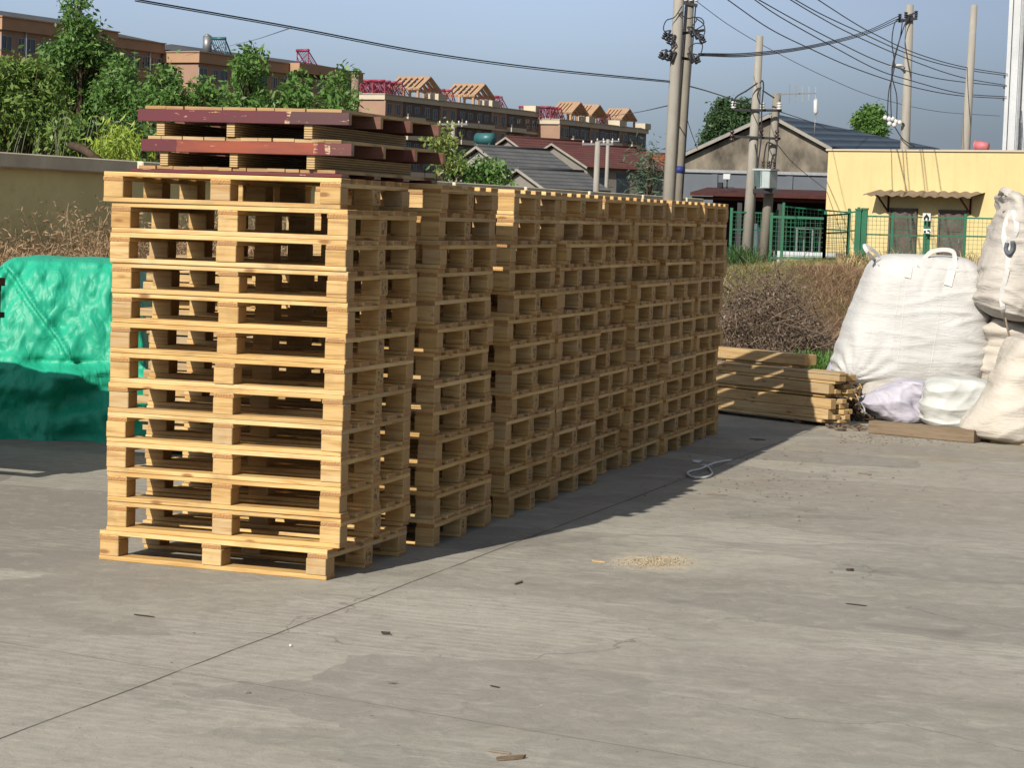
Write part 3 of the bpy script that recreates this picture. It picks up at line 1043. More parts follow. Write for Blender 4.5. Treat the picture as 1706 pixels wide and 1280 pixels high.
# ------------------------------------------------------------------ dark pallets by the left edge
def dark_pallet(x, y, z, lab, cut, grp='blackened pallets by the tarpaulin'):
    t = thing('blackened_pallet', lab, 'pallet', (x, y, z), R(-4), grp)
    mb = MB()
    for i in range(5):
        mb.box((-0.6, 0.07 + i * 0.2, 0.222), (1.2, 0.13, 0.05))
    mb.build('deck', M['dark_wood'], t)
    for i, xx in enumerate((-1.1, -0.6, -0.1)):
        MB().box((0, 0, 0), (0.95, 0.12, 0.034)).build('stringer', M['dark_wood'], t, (xx, 0.48, 0.178), 0, PI / 2)
        for yy in (0.06, 0.48, 0.9):
            MB().box((0, 0, 0), (0.12, 0.1, 0.125)).build('block', M['dark_wood'], t, (xx, yy, 0.098))
    mb = MB()
    for yy in (0.06, 0.48, 0.9):
        mb.box((-0.6, yy, 0.018), (1.18, 0.1, 0.034))
    mb.build('base_boards', M['dark_wood'], t)


c0 = at(12, 480, 14.0) - Vector((0.07, 0.95, 0))
DPL = ['blackened pallet at the foot of the stack cut by the picture edge', 'blackened pallet second from the ground left of the tarpaulin', 'blackened pallet third from the ground left of the tarpaulin',
       'blackened pallet sticking out lower in front of the tarpaulin', 'blackened pallet sticking out higher in front of the tarpaulin',
       'blackened pallet set back above the two that stick out', 'blackened pallet seventh from the ground left of the tarpaulin', 'blackened pallet on top of the stack cut by the picture edge']
pz = c0.copy()
pz.z = at(12, 477, 14.0).z
dz0 = pz.z / 5 - 0.0005
for k in range(8):
    dark_pallet(c0.x + (0.0, -.62)[k not in (3, 4)] + (-.03 if k == 3 else 0) + (0, 0, 0, 0, 0, -.1, .0, -.18)[k], c0.y, 0.004 + k * max(.248, dz0), DPL[k], 0)

# pale boards piled behind the first stack
for k in range(22):
    L = 1.25 + jit(.06)
    o = MB().box((0, 0, 0), (L, 0.62, 0.052), ).build('sawn_board', M['lumber'], None, (-2.52 + jit(.04), 4.62 + jit(.03), 0.075 + k * 0.0605), 0.003, jit(.03))
    tag(o, 'pale sawn board in the pile glimpsed through the pallet openings', 'board', 'pale boards piled behind the pallets')


# ------------------------------------------------------------------ boundary wall
WALL_H = 2.2
wp0 = gpt(224, 268, WALL_H)
wp1 = gpt(1138, 329, WALL_H)
wd = (wp1 - wp0)
wd.z = 0
wd.normalize()
wn = Vector((wd.y, -wd.x, 0))            # towards the yard


def wall_s(px, py):
    return (gpt(px, py, WALL_H) - wp0).dot(wd)


def wall_t(s, z, off=0.0):
    return Vector((wp0.x, wp0.y, 0)) + wd * s + wn * off + Vector((0, 0, z))


def build_wall():
    t = thing('boundary_wall', 'long ochre rendered wall with a grey coping behind the pallet row', 'wall')
    s0, s1 = -14.0, wall_s(1204, 332)
    rz = math.atan2(wd.y, wd.x)
    mb = MB()
    a, b = wall_t(s0, 0.9, -0.14), wall_t(s1, 0.9, -0.14)
    mb.bar(a, b, 0.22, 2.26)
    # shallow piers
    for s in np.arange(s0 + 2, s1, 6.2):
        mb.bar(wall_t(s, 0.9, -0.015), wall_t(s + 0.36, 0.9, -0.015), 0.06, 2.24)
    mb.build('rendered_wall', M['wall_paint'], t)
    js = [wall_s(*q) for q in [(224, 268), (748, 303), (868, 311), (971, 318), (1061, 324), (1138, 329)]]
    js = [js[0] - 6.4, js[0] - 3.2] [:1] + [js[0]] + [js[0] + (js[1] - js[0]) * f for f in (1 / 3, 2 / 3)] + js[1:]
    js = [s0] + js + [s1]
    for i in range(len(js) - 1):
        a, b = js[i] + (0.06 if i else 0), js[i + 1] - (0.06 if i < len(js) - 2 else 0)
        MB().box((0, 0, 0), (b - a, 0.42, 0.155)).build('coping', M['coping'], t, wall_t((a + b) / 2, 2.122, -0.13), 0.012, rz)
    # bedding strip under the coping, seen in the open joints
    mb = MB()
    mb.bar(wall_t(s0, 2.037, -0.14), wall_t(s1, 2.037, -0.14), 0.30, 0.014)
    mb.build('bedding', M['coping'], t)


build_wall()


# ------------------------------------------------------------------ vegetation
def leaf_cloud(name, mat, blobs, leaf, per, parent=None, droop=0.5, seed=1, aspect=0.42, clump=0.07):
    """blobs: (centre, (rx,ry,rz), clumps). Leaves hang in loose clumps spread through each blob."""
    g = np.random.default_rng(seed)
    C, = [[]]
    for c, r, n in blobs:
        d = g.normal(size=(n, 3))
        d /= np.linalg.norm(d, axis=1)[:, None]
        rad = g.uniform(0.15, 1.0, n) ** 0.45
        rad *= 1 + 0.12 * g.normal(size=n)
        C.append(np.array(c)[None] + d * rad[:, None] * np.array(r)[None])
    C = np.concatenate(C)
    n = len(C) * per
    cc = np.repeat(C, per, 0) + g.normal(size=(n, 3)) * leaf * clump * 10
    L = leaf * g.uniform(0.45, 1.4, n)
    az = g.uniform(0, 2 * PI, n)
    el = -droop + g.normal(size=n) * 0.55
    ax = np.stack([np.cos(az) * np.cos(el), np.sin(az) * np.cos(el), np.sin(el)], 1)
    rv = g.normal(size=(n, 3))
    sd = np.cross(ax, rv)
    sd /= np.linalg.norm(sd, axis=1)[:, None] + 1e-9
    w = (L * aspect)[:, None] * sd * 0.5
    tip = cc + ax * L[:, None]
    mid = cc + ax * (L * 0.45)[:, None]
    nm = np.cross(ax, sd) * (L * 0.08)[:, None]
    V = np.stack([cc, mid + w - nm, tip, mid - w - nm], 1).reshape(-1, 3)
    F = np.arange(n * 4).reshape(-1, 4)
    return np_mesh(name, V, F, mat, parent)


def px_tree(name, label, cat, Z, base_px, base_z, blobs, mat, leaf=0.13, per=14, dens=1.0, group=None, trunk=0.07, seed=1, droop=0.5, clump=0.07, thick=0.8, aspect=0.42):
    """Blobs in photo pixels (x, y, rx, ry) at distance Z."""
    k = Z / FPX
    bl = []
    for i, (x, y, rx, ry) in enumerate(blobs):
        c = at(x, y, Z + 0.5 * math.sin(i * 2.1 + seed))
        rx2, ry2 = rx * k, ry * k
        dp = max(rx2, 0.4) * thick
        n = max(10, int(dens * 95 * (rx2 * ry2 * 4 + 0.12) / (leaf / 0.11) ** 1.7))
        bl.append((c, (max(rx2, 0.05), dp, ry2), n))
    b0 = at(base_px, 340, Z)
    b0.z = base_z
    t = thing(name, label, cat, b0, 0, group)
    # trunk rises through the blobs from low to high, limbs reach into each
    mb = MB()
    order = sorted(bl, key=lambda q: q[0].z)
    top = order[-1][0]
    path = [Vector((0, 0, 0)), (Vector(order[0][0]) - b0) * 0.5]
    path[1].x *= 0.5
    path[1].y *= 0.5
    tp = top - b0
    for f in (0.5, 0.75, 1.0):
        path.append(Vector((tp.x * f, tp.y * f, tp.z * f)) + Vector((jit(.08), jit(.08), 0)))
    path = [path[0]] + sorted(path[1:], key=lambda p: p.z)
    mb.tube(path, [trunk, trunk * .85, trunk * .6, trunk * .4, trunk * .15][:len(path)], 7)
    for c, r, n in bl:
        tgt = c - b0
        st = Vector((tp.x * 0.4, tp.y * 0.4, min(max(0.3, tgt.z * 0.6), tp.z * 0.8)))
        mb.tube([st, st.lerp(tgt, 0.55) + Vector((jit(.1), jit(.1), .1)), tgt + Vector((0, 0, r[2] * 0.5))], [trunk * .4, trunk * .25, trunk * .08], 5)
        for q in range(3):
            e = tgt + Vector((jit(r[0]), jit(r[1]), jit(r[2])))
            mb.tube([st.lerp(tgt, 0.6), e], [trunk * .18, trunk * .05], 4)
    mb.build('trunk', M['bark'], t)
    leaf_cloud('crown', mat, [((c - b0), r, n) for c, r, n in bl], leaf, per, t, droop, seed, aspect, clump)
    return t


GT = 'leafy trees behind the ochre wall'
px_tree('broadleaf_tree', 'broad leafy tree with pale glossy leaves cut by the picture edge', 'tree', 30, 20, 0.2,
        [(-25, 130, 50, 45), (20, 130, 45, 38), (60, 150, 42, 38), (5, 185, 62, 38), (75, 195, 44, 36), (30, 228, 62, 24), (95, 225, 40, 24), (60, 120, 30, 20)], M['leaf'], 0.095, 13, 1.0, GT, 0.09, 11)
px_tree('tall_tree', 'tallest tree with a narrow pointed top rising above the flats', 'tree', 37, 140, 0.2,
        [(128, 10, 15, 18), (130, 40, 28, 18), (118, 68, 22, 16), (150, 45, 16, 12), (135, 75, 30, 22), (128, 105, 40, 26), (165, 85, 26, 20), (95, 95, 34, 20), (150, 140, 44, 30), (105, 140, 40, 30), (195, 118, 25, 24), (140, 190, 54, 34), (170, 165, 45, 36), (115, 222, 45, 26)],
        M['leaf_mid'], 0.10, 13, 1.0, GT, 0.11, 22)
px_tree('broadleaf_tree', 'rounded dark leafy tree between the tallest tree and the orange flats', 'tree', 35, 205, 0.2,
        [(205, 128, 26, 24), (190, 160, 36, 30), (222, 170, 26, 32), (205, 205, 40, 26), (232, 220, 24, 22)], M['leaf_mid'], 0.095, 13, 1.0, GT, 0.08, 33)
px_tree('broadleaf_tree', 'leafy tree in front of the orange lit gable of the flats', 'tree', 34, 275, 0.2,
        [(275, 128, 20, 16), (270, 150, 34, 24), (290, 165, 24, 22), (255, 175, 28, 26), (290, 195, 30, 20)], M['leaf_mid'], 0.095, 13, 1.1, GT, 0.08, 44)
px_tree('broadleaf_tree', 'low bushy tree right of the orange lit gable', 'tree', 34, 345, 0.2,
        [(340, 150, 20, 16), (330, 172, 32, 18), (362, 175, 28, 20), (345, 198, 40, 18)], M['leaf_mid'], 0.095, 13, 1.1, GT, 0.07, 55)
px_tree('broadleaf_tree', 'slender upright tree under the solar water heater', 'tree', 33, 415, 0.2,
        [(418, 92, 13, 14), (412, 112, 22, 16), (415, 138, 27, 18), (410, 165, 34, 20), (430, 180, 28, 18), (400, 195, 30, 14)], M['leaf_mid'], 0.095, 13, 1.15, GT, 0.07, 66)
px_tree('broadleaf_tree', 'loose leafy tree third from the wooden post', 'tree', 33, 495, 0.2,
        [(500, 140, 20, 16), (492, 160, 26, 18), (505, 178, 24, 16), (470, 182, 22, 12), (495, 195, 30, 12)], M['leaf_mid'], 0.115, 13, 0.95, GT, 0.06, 77)
px_tree('broadleaf_tree', 'sparse leafy tree beside the wooden post', 'tree', 33, 565, 0.2,
        [(572, 128, 13, 14), (560, 150, 24, 18), (575, 168, 20, 20), (555, 185, 22, 14), (540, 195, 20, 10)], M['leaf_mid'], 0.10, 12, 0.8, GT, 0.05, 88)
px_tree('lime_bush', 'bright lime green bush just above the wall', 'bush', 29, 195, 0.2,
        [(195, 232, 26, 14), (180, 245, 22, 12), (212, 247, 22, 12), (195, 258, 34, 10)], M['leaf_lime'], 0.11, 14, 1.2, None, 0.03, 99, 0.9, 0.12, aspect=0.2)
px_tree('shrub', 'dark shrub at the foot of the trees behind bare stalks', 'shrub', 31, 60, 0.2,
        [(30, 245, 50, 16), (100, 248, 45, 14), (145, 240, 35, 18)], M['leaf_dark'], 0.11, 14, 1.0, None, 0.04, 111)
px_tree('shrub', 'shrub tucked between the red boards and the lime bush', 'shrub', 31, 240, 0.2,
        [(240, 240, 30, 20), (262, 225, 24, 18), (222, 215, 26, 18)], M['leaf_dark'], 0.11, 13, 0.9, None, 0.04, 122)
px_tree('sapling', 'thin sapling with sparse yellow green leaves above the red boards', 'sapling', 40, 737, 0.2,
        [(733, 215, 10, 8), (745, 235, 16, 9), (722, 228, 12, 8), (740, 255, 22, 12), (755, 270, 18, 10)], M['leaf_yellow'], 0.12, 7, 0.8, None, 0.03, 133)
px_tree('shrub', 'rounded green shrub in front of the white gabled house', 'shrub', 42, 805, 0.2,
        [(805, 275, 22, 12), (790, 290, 30, 12), (825, 288, 24, 14), (745, 262, 22, 16), (760, 282, 22, 14), (810, 300, 45, 8)], M['leaf_mid'], 0.12, 14, 0.9, None, 0.05, 144)
px_tree('conifer', 'grey green conifer beside the concrete poles', 'tree', 60, 1082, 0.2,
        [(1082, 258, 6, 9), (1082, 272, 13, 9), (1078, 287, 20, 10), (1088, 300, 24, 10), (1075, 312, 30, 10), (1095, 318, 24, 8)], M['needle'], 0.20, 12, 1.0, None, 0.07, 155, 0.1, 0.12, aspect=0.16)
px_tree('broadleaf_tree', 'dark spreading tree behind the stained gable', 'tree', 140, 1210, 0.3,
        [(1207, 178, 16, 10), (1235, 182, 18, 14), (1205, 200, 26, 16), (1190, 225, 18, 16), (1225, 210, 30, 20), (1215, 235, 36, 14), (1180, 240, 10, 10)], M['leaf_far'], 0.26, 14, 3.2, 'far trees', 0.2, 166, 0.2)
px_tree('broadleaf_tree', 'compact round tree above the yellow building', 'tree', 140, 1450, 0.3,
        [(1452, 188, 20, 9), (1448, 202, 26, 13), (1455, 218, 22, 14), (1440, 225, 18, 10)], M['leaf_mid'], 0.24, 14, 4.0, 'far trees', 0.18, 177, 0.2)


def grass(name, n, sampler, hmin, hmax, mat, lean=0.5, width=0.006, seed=3, label=None, cat='grass', curl=0.5):
    g = np.random.default_rng(seed)
    P = np.array([sampler(g) for _ in range(n)])
    h = g.uniform(hmin, hmax, n) * P[:, 3]
    az = g.uniform(0, 2 * PI, n)
    ln = (0.35 + np.abs(g.normal(size=n))) * lean
    d = np.stack([np.cos(az), np.sin(az), np.zeros(n)], 1)
    s = np.stack([-np.sin(az), np.cos(az), np.zeros(n)], 1) * (width * g.uniform(0.6, 1.5, n))[:, None]
    up = np.array([0, 0, 1.0])
    b = P[:, :3]
    m1 = b + up * (h * 0.55)[:, None] + d * (h * ln * 0.35)[:, None]
    tp = b + up * (h * (1 - curl * ln * 0.5).clip(0.25))[:, None] + d * (h * ln * 1.1)[:, None]
    V = np.stack([b - s, b + s, m1 + s * .8, m1 - s * .8, tp + s * .3, tp - s * .3], 1).reshape(-1, 3)
    i = np.arange(n)[:, None] * 6
    F = np.concatenate([i + np.array([[0, 1, 2, 3]]), i + np.array([[3, 2, 4, 5]])], 0)
    o = np_mesh(name, V, F, mat)
    tag(o, label, cat, None, 'stuff')
    return o


def left_weeds(g):
    s = g.uniform(-8.5, 1.6)
    off = abs(g.normal()) * 1.1 + 0.35
    p = wall_t(s, 0, off)
    tall = 0.78 + 0.10 * (s + 4) / 5 + 0.13 * math.sin(s * 2.1) + 0.10 * math.sin(s * 5.3 + 1)
    return (p.x, p.y, 0.0, tall * (1.0 if off < 1.8 else 0.8))


WEEDS = grass('dry_weeds', 15000, left_weeds, 1.0, 1.75, M['straw_red'], 0.45, 0.005, 3, 'tall feathery dry reddish weeds along the ochre wall', 'weeds')
grass('dry_weeds', 9000, left_weeds, 0.5, 1.1, M['straw_olive'], 0.5, 0.007, 4, 'olive grass mixed low into the dry weeds by the wall', 'grass')


def weed_heads():
    g = np.random.default_rng(12)
    bl = []
    for i in range(7000):
        x, y, z, t = left_weeds(g)
        bl.append(((x + g.normal() * .1, y + g.normal() * .1, t * g.uniform(.35, 1.55)), (.07, .07, .10), 1))
    leaf_cloud('seed_heads', M['straw_red'], bl, 0.065, 9, WEEDS, -0.3, 31, 0.16, 0.2)


weed_heads()


def field_pt(px0, px1, z0, z1):
    def f(g):
        Z = z0 + (z1 - z0) * g.random() ** 0.8
        p = at(g.uniform(px0, px1), 440, Z)
        return (p.x, p.y, field_h(p.x, p.y) - 0.03, max(.25, 1.0 + 1.1 * mnoise.noise(Vector((p.x * 1.3, p.y * .7, 3)))))
    return f


grass('dry_grass', 110000, field_pt(1190, 1460, 27, 66), 0.10, 0.30, M['straw_olive'], 1.5, 0.0035, 5, 'dry olive grass over the rough field in front of the green fence', 'grass', 0.8)
grass('dry_weeds', 60000, lambda g: (lambda p: (p.x, p.y, field_h(p.x, p.y) - .03, 1.0))(at(1398 + g.normal() * 30, 440, 26.5 + 13 * g.random())), 0.10, 0.40, M['straw_red'], 1.4, 0.003, 6, 'reddish brown dry weeds left of the big white bag', 'weeds', 0.7)
grass('dry_grass', 9000, field_pt(1400, 1760, 40, 67), 0.2, 0.5, M['straw'], 0.7, 0.012, 7, 'straw coloured grass under the green fence behind the bags', 'grass', 0.7)
grass('green_weeds', 1800, lambda g: (lambda p: (p.x, p.y, field_h(p.x, p.y) - .03, 1.0))(at(1365 + g.normal() * 24, 600, 23.5 + 1.2 * g.random())), 0.15, 0.42, M['leaf_mid'], 0.5, 0.010, 8, 'green weeds growing between the lumber and the white bag', 'weeds')
grass('green_weeds', 900, lambda g: (lambda p: (p.x, p.y, field_h(p.x, p.y) - .03, 1.0))(at(1235 + g.normal() * 16, 420, 60 + 5 * g.random())), 0.3, 1.0, M['leaf_dark'], 0.5, 0.02, 9, 'green weeds at the foot of the leaning transformer pole', 'weeds')


# bare stalks above the wall
def stalks():
    mb = MB()
    for i in range(46):
        x = random.choice((random.uniform(5, 180), random.uniform(20, 110)))
        b = at(x, 262, 29.5 + jit(.8))
        L = random.uniform(0.25, 0.62)
        d = Vector((jit(.35) + 0.1, jit(.2), 1)).normalized()
        mb.tube([b - d * 0.5, b + d * L * 0.5, b + d * L + Vector((jit(.04), 0, 0))], [0.007, 0.006, 0.003], 5)
    o = mb.build('cut_stalks', mat_plain('pale_stalk', (0.20, 0.22, 0.13), 0.3, 9))
    tag(o, 'cluster of pale bare stalks standing above the wall at the left', 'stalks', None, 'stuff')
    mb = MB()
    a, b = at(118, 242, 28.4), at(165, 266, 28.0)
    mb.tube([a, a.lerp(b, .4) + Vector((0, 0, .03)), b], [0.05, 0.06, 0.045], 8)
    mb.tube([a.lerp(b, .5), at(150, 243, 28.1)], [0.03, 0.015], 6)
    o = mb.build('fallen_branch', M['bark'])
    tag(o, 'dark fallen branch lying on the wall by the lime bush', 'branch')


stalks()


def brush_pile():
    """A heap of dead curved twigs with shrivelled leaves."""
    g = random.Random(5)
    mb = MB()
    cen = at(1290, 560, 25.5)
    gz = field_h(cen.x, cen.y) - 0.05

    def dome(a, r):
        x = a
        hgt = 1.08 * math.exp(-((x + 0.24) / 0.64) ** 4) + 0.36 * math.exp(-((x - 0.55) / 0.45) ** 2)
        return hgt * math.sqrt(max(0.0, 1 - r * r))
    for i in range(1900):
        a = g.uniform(-0.95, 0.95)
        r = g.uniform(-0.95, 0.95)
        z = dome(a, r) * g.uniform(0.25, 1.04)
        p = cen + RT * a + Vector((-RT.y, RT.x, 0)) * r * 0.9
        p.z = gz + z
        L = g.uniform(0.2, 0.8)
        az = g.uniform(0, 2 * PI)
        el = g.uniform(-1.1, 0.6)
        d = Vector((math.cos(az) * math.cos(el), math.sin(az) * math.cos(el), math.sin(el)))
        sag = Vector((g.uniform(-.15, .15), g.uniform(-.15, .15), g.uniform(-.22, .1))) * L
        pts = [p - d * L * .5, p - d * L * .15 - sag * .4, p + d * L * .2 - sag * .5, p + d * L * .5 + sag * .4]
        for q in pts:
            q.z = max(q.z, gz + 0.01)
        w = g.choice((0.002, 0.0025, 0.003, 0.0035, 0.006))
        mb.tube(pts, [w, w, w * .8, w * .4], 4, 0, True, False)
    # one long arching cane
    A = [at(1262, 478, 25), at(1285, 466, 25), at(1305, 476, 25), at(1318, 496, 25)]
    mb.tube(A, [.005, .005, .004, .003], 5)
    A = [at(1240, 488, 24.6), at(1270, 520, 24.5), at(1276, 528, 24.5)]
    mb.tube(A, [.006, .006, .005], 5)
    t = mb.build('brush_pile', M['twig'], fix=False)
    tag(t, 'big heap of dead grey brown brushwood behind the lumber', 'brush pile')
    bl = []
    for i in range(1500):
        a = g.uniform(-0.95, 0.9)
        r = g.uniform(-1, 0.3)
        z = dome(a, r) * g.uniform(0.15, 1.0)
        p = cen + RT * a + Vector((-RT.y, RT.x, 0)) * r * 0.9
        p.z = gz + z
        bl.append((p, (.04, .04, .04), 1))
    leaf_cloud('dead_leaves', M['deadleaf'], bl, 0.042, 6, t, 0.7, 17, 0.45, 0.18)


brush_pile()


# ------------------------------------------------------------------ flats far behind
AZ = R(11)
FY = Vector((math.sin(AZ), math.cos(AZ), 0))
FX = Vector((math.cos(AZ), -math.sin(AZ), 0))


def window_mesh(w, h, name='window'):
    mb = MB()
    t = 0.09
    mb.box((0.03, 0, h / 2 - t / 2), (0.12, w, t))
    mb.box((0.03, 0, -h / 2 + t / 2), (0.12, w, t))
    for y in (-w / 2 + t / 2, 0, w / 2 - t / 2):
        mb.box((0.03, y, 0), (0.12, t if y else 0.06, h - 2 * t))
    mb.box((0.01, 0, 0), (0.02, w - 2 * t, h - 2 * t), None, 1)
    return mb.mesh(name, [M['frame'], M['glass']], 0, True)


WIN_W = window_mesh(1.7, 1.6)
WIN_N = window_mesh(1.05, 1.5)
WIN_P = window_mesh(1.5, 1.7)


def flats(name, label, corner, Z, far_px, depth, storeys, trim, cornice_h, bays, style, group='brick flats on the skyline'):
    c = at(*corner, Z)
    H = c.z
    fp = on_plane(far_px, corner[1] + 10, FX, c)
    L = (fp - c).dot(FY)
    t = thing(name, label, 'building', (c.x, c.y, 0), -AZ, group)
    mb = MB().box((-depth / 2, L / 2, H / 2 - 0.35), (depth, L, H - 0.7))
    mb.build('wall', M['brick'], t)
    # roof slab with an overhanging cornice
    mb = MB().box((-depth / 2, L / 2, H - cornice_h / 2), (depth + 0.7, L + 0.7, cornice_h))
    mb.box((-depth / 2, L / 2, H + 0.06), (depth + 1.0, L + 1.0, 0.12))
    mb.build('cornice', trim, t)
    if style == 'hip':
        mb = MB()
        a = [(-depth - .2, -.2, H + .13), (.2, -.2, H + .13), (.2, L + .2, H + .13), (-depth - .2, L + .2, H + .13), (-depth / 2, 4, H + 1.35), (-depth / 2, L - 3, H + 1.35)]
        mb.add(a, [(0, 1, 4), (1, 2, 5, 4), (2, 3, 5), (3, 0, 4, 5), (3, 2, 1, 0)])
        mb.build('roof', M['roof_grey'], t)
    # bands between storeys
    for k in range(1, 3):
        z = H - cornice_h - 2.9 * k
        mb = MB().box((-depth / 2, L / 2, z), (depth + .16, L + .16, 0.5 if style == 'hip' else 0.32))
        mb.build('band', trim if style != 'hip' else M['tan'], t)
    n = bays
    bw = L / n
    for k in range(storeys):
        z = H - cornice_h - 1.35 - 2.9 * k
        for i in range(n):
            y = (i + 0.5) * bw
            kind = i % 4
            if style == 'hip':
                link(WIN_W if kind in (0, 2) else WIN_N, 'window', t, (0.02, y + (0.2 if kind % 2 else -.2), z))
            elif i % 3 == 0:
                link(WIN_P, 'window', t, (0.02, y - bw * .24, z))
                link(WIN_P, 'window', t, (0.02, y + bw * .24, z))
            else:
                MB().box((0.03, y, z + .1), (0.06, bw * 0.96, 2.4)).build('recess_shade', M['recess_shade'], t)  # flat panel on the wall, coloured as a shaded recess
                link(WIN_P, 'window', t, (0.05, y - bw * .2, z))
                link(WIN_P, 'window', t, (0.05, y + bw * .25, z - .15))
                if (i + k) % 2 or i % 3 == 1:
                    MB().box((0.5, y, z - 1.35), (1.0, bw * 0.94, 0.75)).build('balcony', trim, t)
                    MB().box((0.5, y, z - .72), (1.0, bw * 0.90, 0.5)).build('railing', M['recess_shade'], t)
    if style != 'hip':
        for i in range(0, n, 3):
            MB().box((0.18, (i + 0.02) * bw, H / 2), (0.35, 0.45, H - 1.7)).build('pier', M['brick'], t)
        # parapet turrets
        for f in (0.33, 0.68, 0.985):
            MB().box((-0.6, L * f, H + 0.55), (2.4, 2.6, 1.1)).build('parapet', trim, t)
        MB().box((-1.6, -0.06, H - cornice_h - 3.6), (2.2, .14, 2.0)).build('end_panel', M['brick'], t)
    else:
        for f in (0.2, 0.52, 0.8):
            MB().tube([(0.12, L * f, H - 1), (0.12, L * f, 4)], 0.09, 8).build('drainpipe', M['white_sheet'], t)
    return t, c, H, L


def y_of(px, py, c):
    return (on_plane(px, py, FX, c) - c).dot(FY)


flats('apartment_building', 'brown brick flats with grey hipped roof at the picture edge behind the tallest tree', (3, 28), 232, 190, 12, 3, M['tan'], 1.25, 10, 'hip')
flats('apartment_building', 'brick flats with tan cornice between the tallest tree and the orange gable', (172, 60), 262, 268, 12, 3, M['tan'], 1.1, 8, 'hip')
tC, cC, HC, LC = flats('apartment_building', 'brick flats with orange sunlit end wall and solar heaters on a grey roof', (331, 87), 270, 600, 14, 3, M['tan'], 1.2, 17, 'hip')
# projecting stair bays on the end wall and the long side
MB().box((-9.2, -1.0, HC / 2 - .5), (5.0, 2.0, HC - 1.0)).build('stair_bay', M['brick'], tC)
MB().box((-9.2, -1.05, HC - .55), (5.6, 2.6, 1.2)).build('bay_cornice', M['tan'], tC)
y1 = y_of(480, 115, cC)
MB().box((0.8, y1 + 5, HC / 2 - .8), (1.6, 10, HC - 1.6)).build('stair_bay', M['brick'], tC)
MB().box((0.8, y1 + 5, HC - .45), (2.2, 10.6, 1.2)).build('bay_cornice', M['tan'], tC)
for k in range(3):
    for yy in (2.0, 5.0, 8.0):
        link(WIN_N, 'window', tC, (1.62, y1 + yy, HC - 2.6 - 2.9 * k))
tD, cD, HD, LD = flats('apartment_building', 'cream trimmed brick flats with red roof racks and two slatted pergolas', (640, 157), 356, 897, 12, 4, M['cream'], 0.8, 9, 'flat')
tE, cE, HE, LE = flats('apartment_building', 'farthest cream trimmed brick flats with three small pergolas', (931, 199), 400, 1077, 12, 4, M['cream'], 0.8, 9, 'flat')


def pergola(t, c, H, px, w, d, h):
    y = y_of(px, 150, c)
    mb = MB()
    for yy in (y - w / 2, y + w / 2):
        for xx in (-d - 0.6, -d / 2 - .6, -0.6):
            mb.bar((xx, yy, H + .1), (xx, yy, H + h * .45), 0.35)
        mb.bar((-d - 0.8, yy, H + h * .45), (-0.4, yy, H + h * .45), 0.4)
    mb.bar((-d - 0.9, y, H + h), (-0.3, y, H + h), 0.4)
    n = 6
    for i in range(n):
        xx = -d - 0.6 + d * i / (n - 1)
        for sg in (-1, 1):
            mb.bar((xx, y + sg * w * 0.56, H + h * .42), (xx, y, H + h), 0.5 if i < n - 1 else .9, 0.30)
    mb.build('pergola', M['pergola'], t)


for px in (741, 832):
    pergola(tD, cD, HD, px - 22, 6.5, 5.4, 3.6)
for px in (978, 1010, 1060):
    pergola(tE, cE, HE, px - 8, 6.0, 3.6, 3.4)


def solar(name='solar_water_heater', mat='red_steel', tank='white_paint'):
    """Tilted collector rack with a tank on its high edge."""
    mb = MB()
    for y in (-1.0, 1.0):
        mb.bar((-0.9, y, 0), (0.9, y, 0), .09)
        mb.bar((0.9, y, 0), (0.9, y, 1.9), .09)
        mb.bar((-0.9, y, 0.1), (0.9, y, 1.9), .09)
        mb.bar((0, y, 0), (0.9, y, 1.2), .07)
    mb.bar((0.9, -1, 1.9), (0.9, 1, 1.9), .09)
    mb.bar((0.9, -1, 0.2), (0.9, 1, 1.7), .07)
    mb.bar((0.9, 1, 0.2), (0.9, -1, 1.7), .07)
    for i in range(7):
        y = -0.85 + 1.7 * i / 6
        mb.bar((-0.85, y, 0.22), (0.85, y, 1.9), .05)
    rack = mb.mesh('rack', M[mat], 0, True)
    tk = MB().tube([(0.95, -1.05, 2.0), (0.95, 1.05, 2.0)], 0.2, 10).mesh('tank', M[tank], 0, True)
    return rack, tk


RACK, TANK = solar('x', 'red_steel', 'red_steel')
RACK2, TANK2 = solar('x', 'teal', 'teal')


def solar_run(c, H, p0, p1, n, x, lab, grp, rk=RACK, tk=TANK):
    for i in range(n):
        px = p0 + (p1 - p0) * (i + .5) / n
        y = y_of(px, 150, c)
        pos = c + FY * y + FX * x
        t = thing('solar_water_heater', lab, 'water heater', (pos.x, pos.y, H + .12), -AZ + R(-90) + jit(.2), grp)
        link(rk, 'rack', t)
        link(tk, 'tank', t)


g1 = 'red solar racks on the flat roofs'
for q in (-9, -6.5, -3.5, -1.2):
    solar_run(cD, HD, 640, 684, 4, q, 'red solar rack on the near end of the cream trimmed flats', g1)
solar_run(cD, HD, 742, 778, 4, -3, 'red solar rack between the two big pergolas', 'red solar racks between the pergolas')
solar_run(cD, HD, 838, 864, 3, -3, 'red solar rack right of the second big pergola', 'red solar racks past the pergolas')
for q in (-6.5, -2.5):
    solar_run(cE, HE, 930, 955, 4, q, 'red solar rack on the near end of the farthest flats', 'red solar racks on the farthest flats')
solar_run(cE, HE, 1018, 1040, 3, -3, 'red solar rack between the small pergolas of the farthest flats', 'red solar racks between small pergolas')
solar_run(cC, HC, 512, 532, 1, -1.0, 'lone red solar water heater above the stair bay of the flats', None)
solar_run(cC, HC, 376, 392, 1, -1.5, 'teal solar water heater beside a steel tank on the grey roof', None, RACK2, TANK2)
p = cC + FY * y_of(362, 90, cC) + FX * -1.5
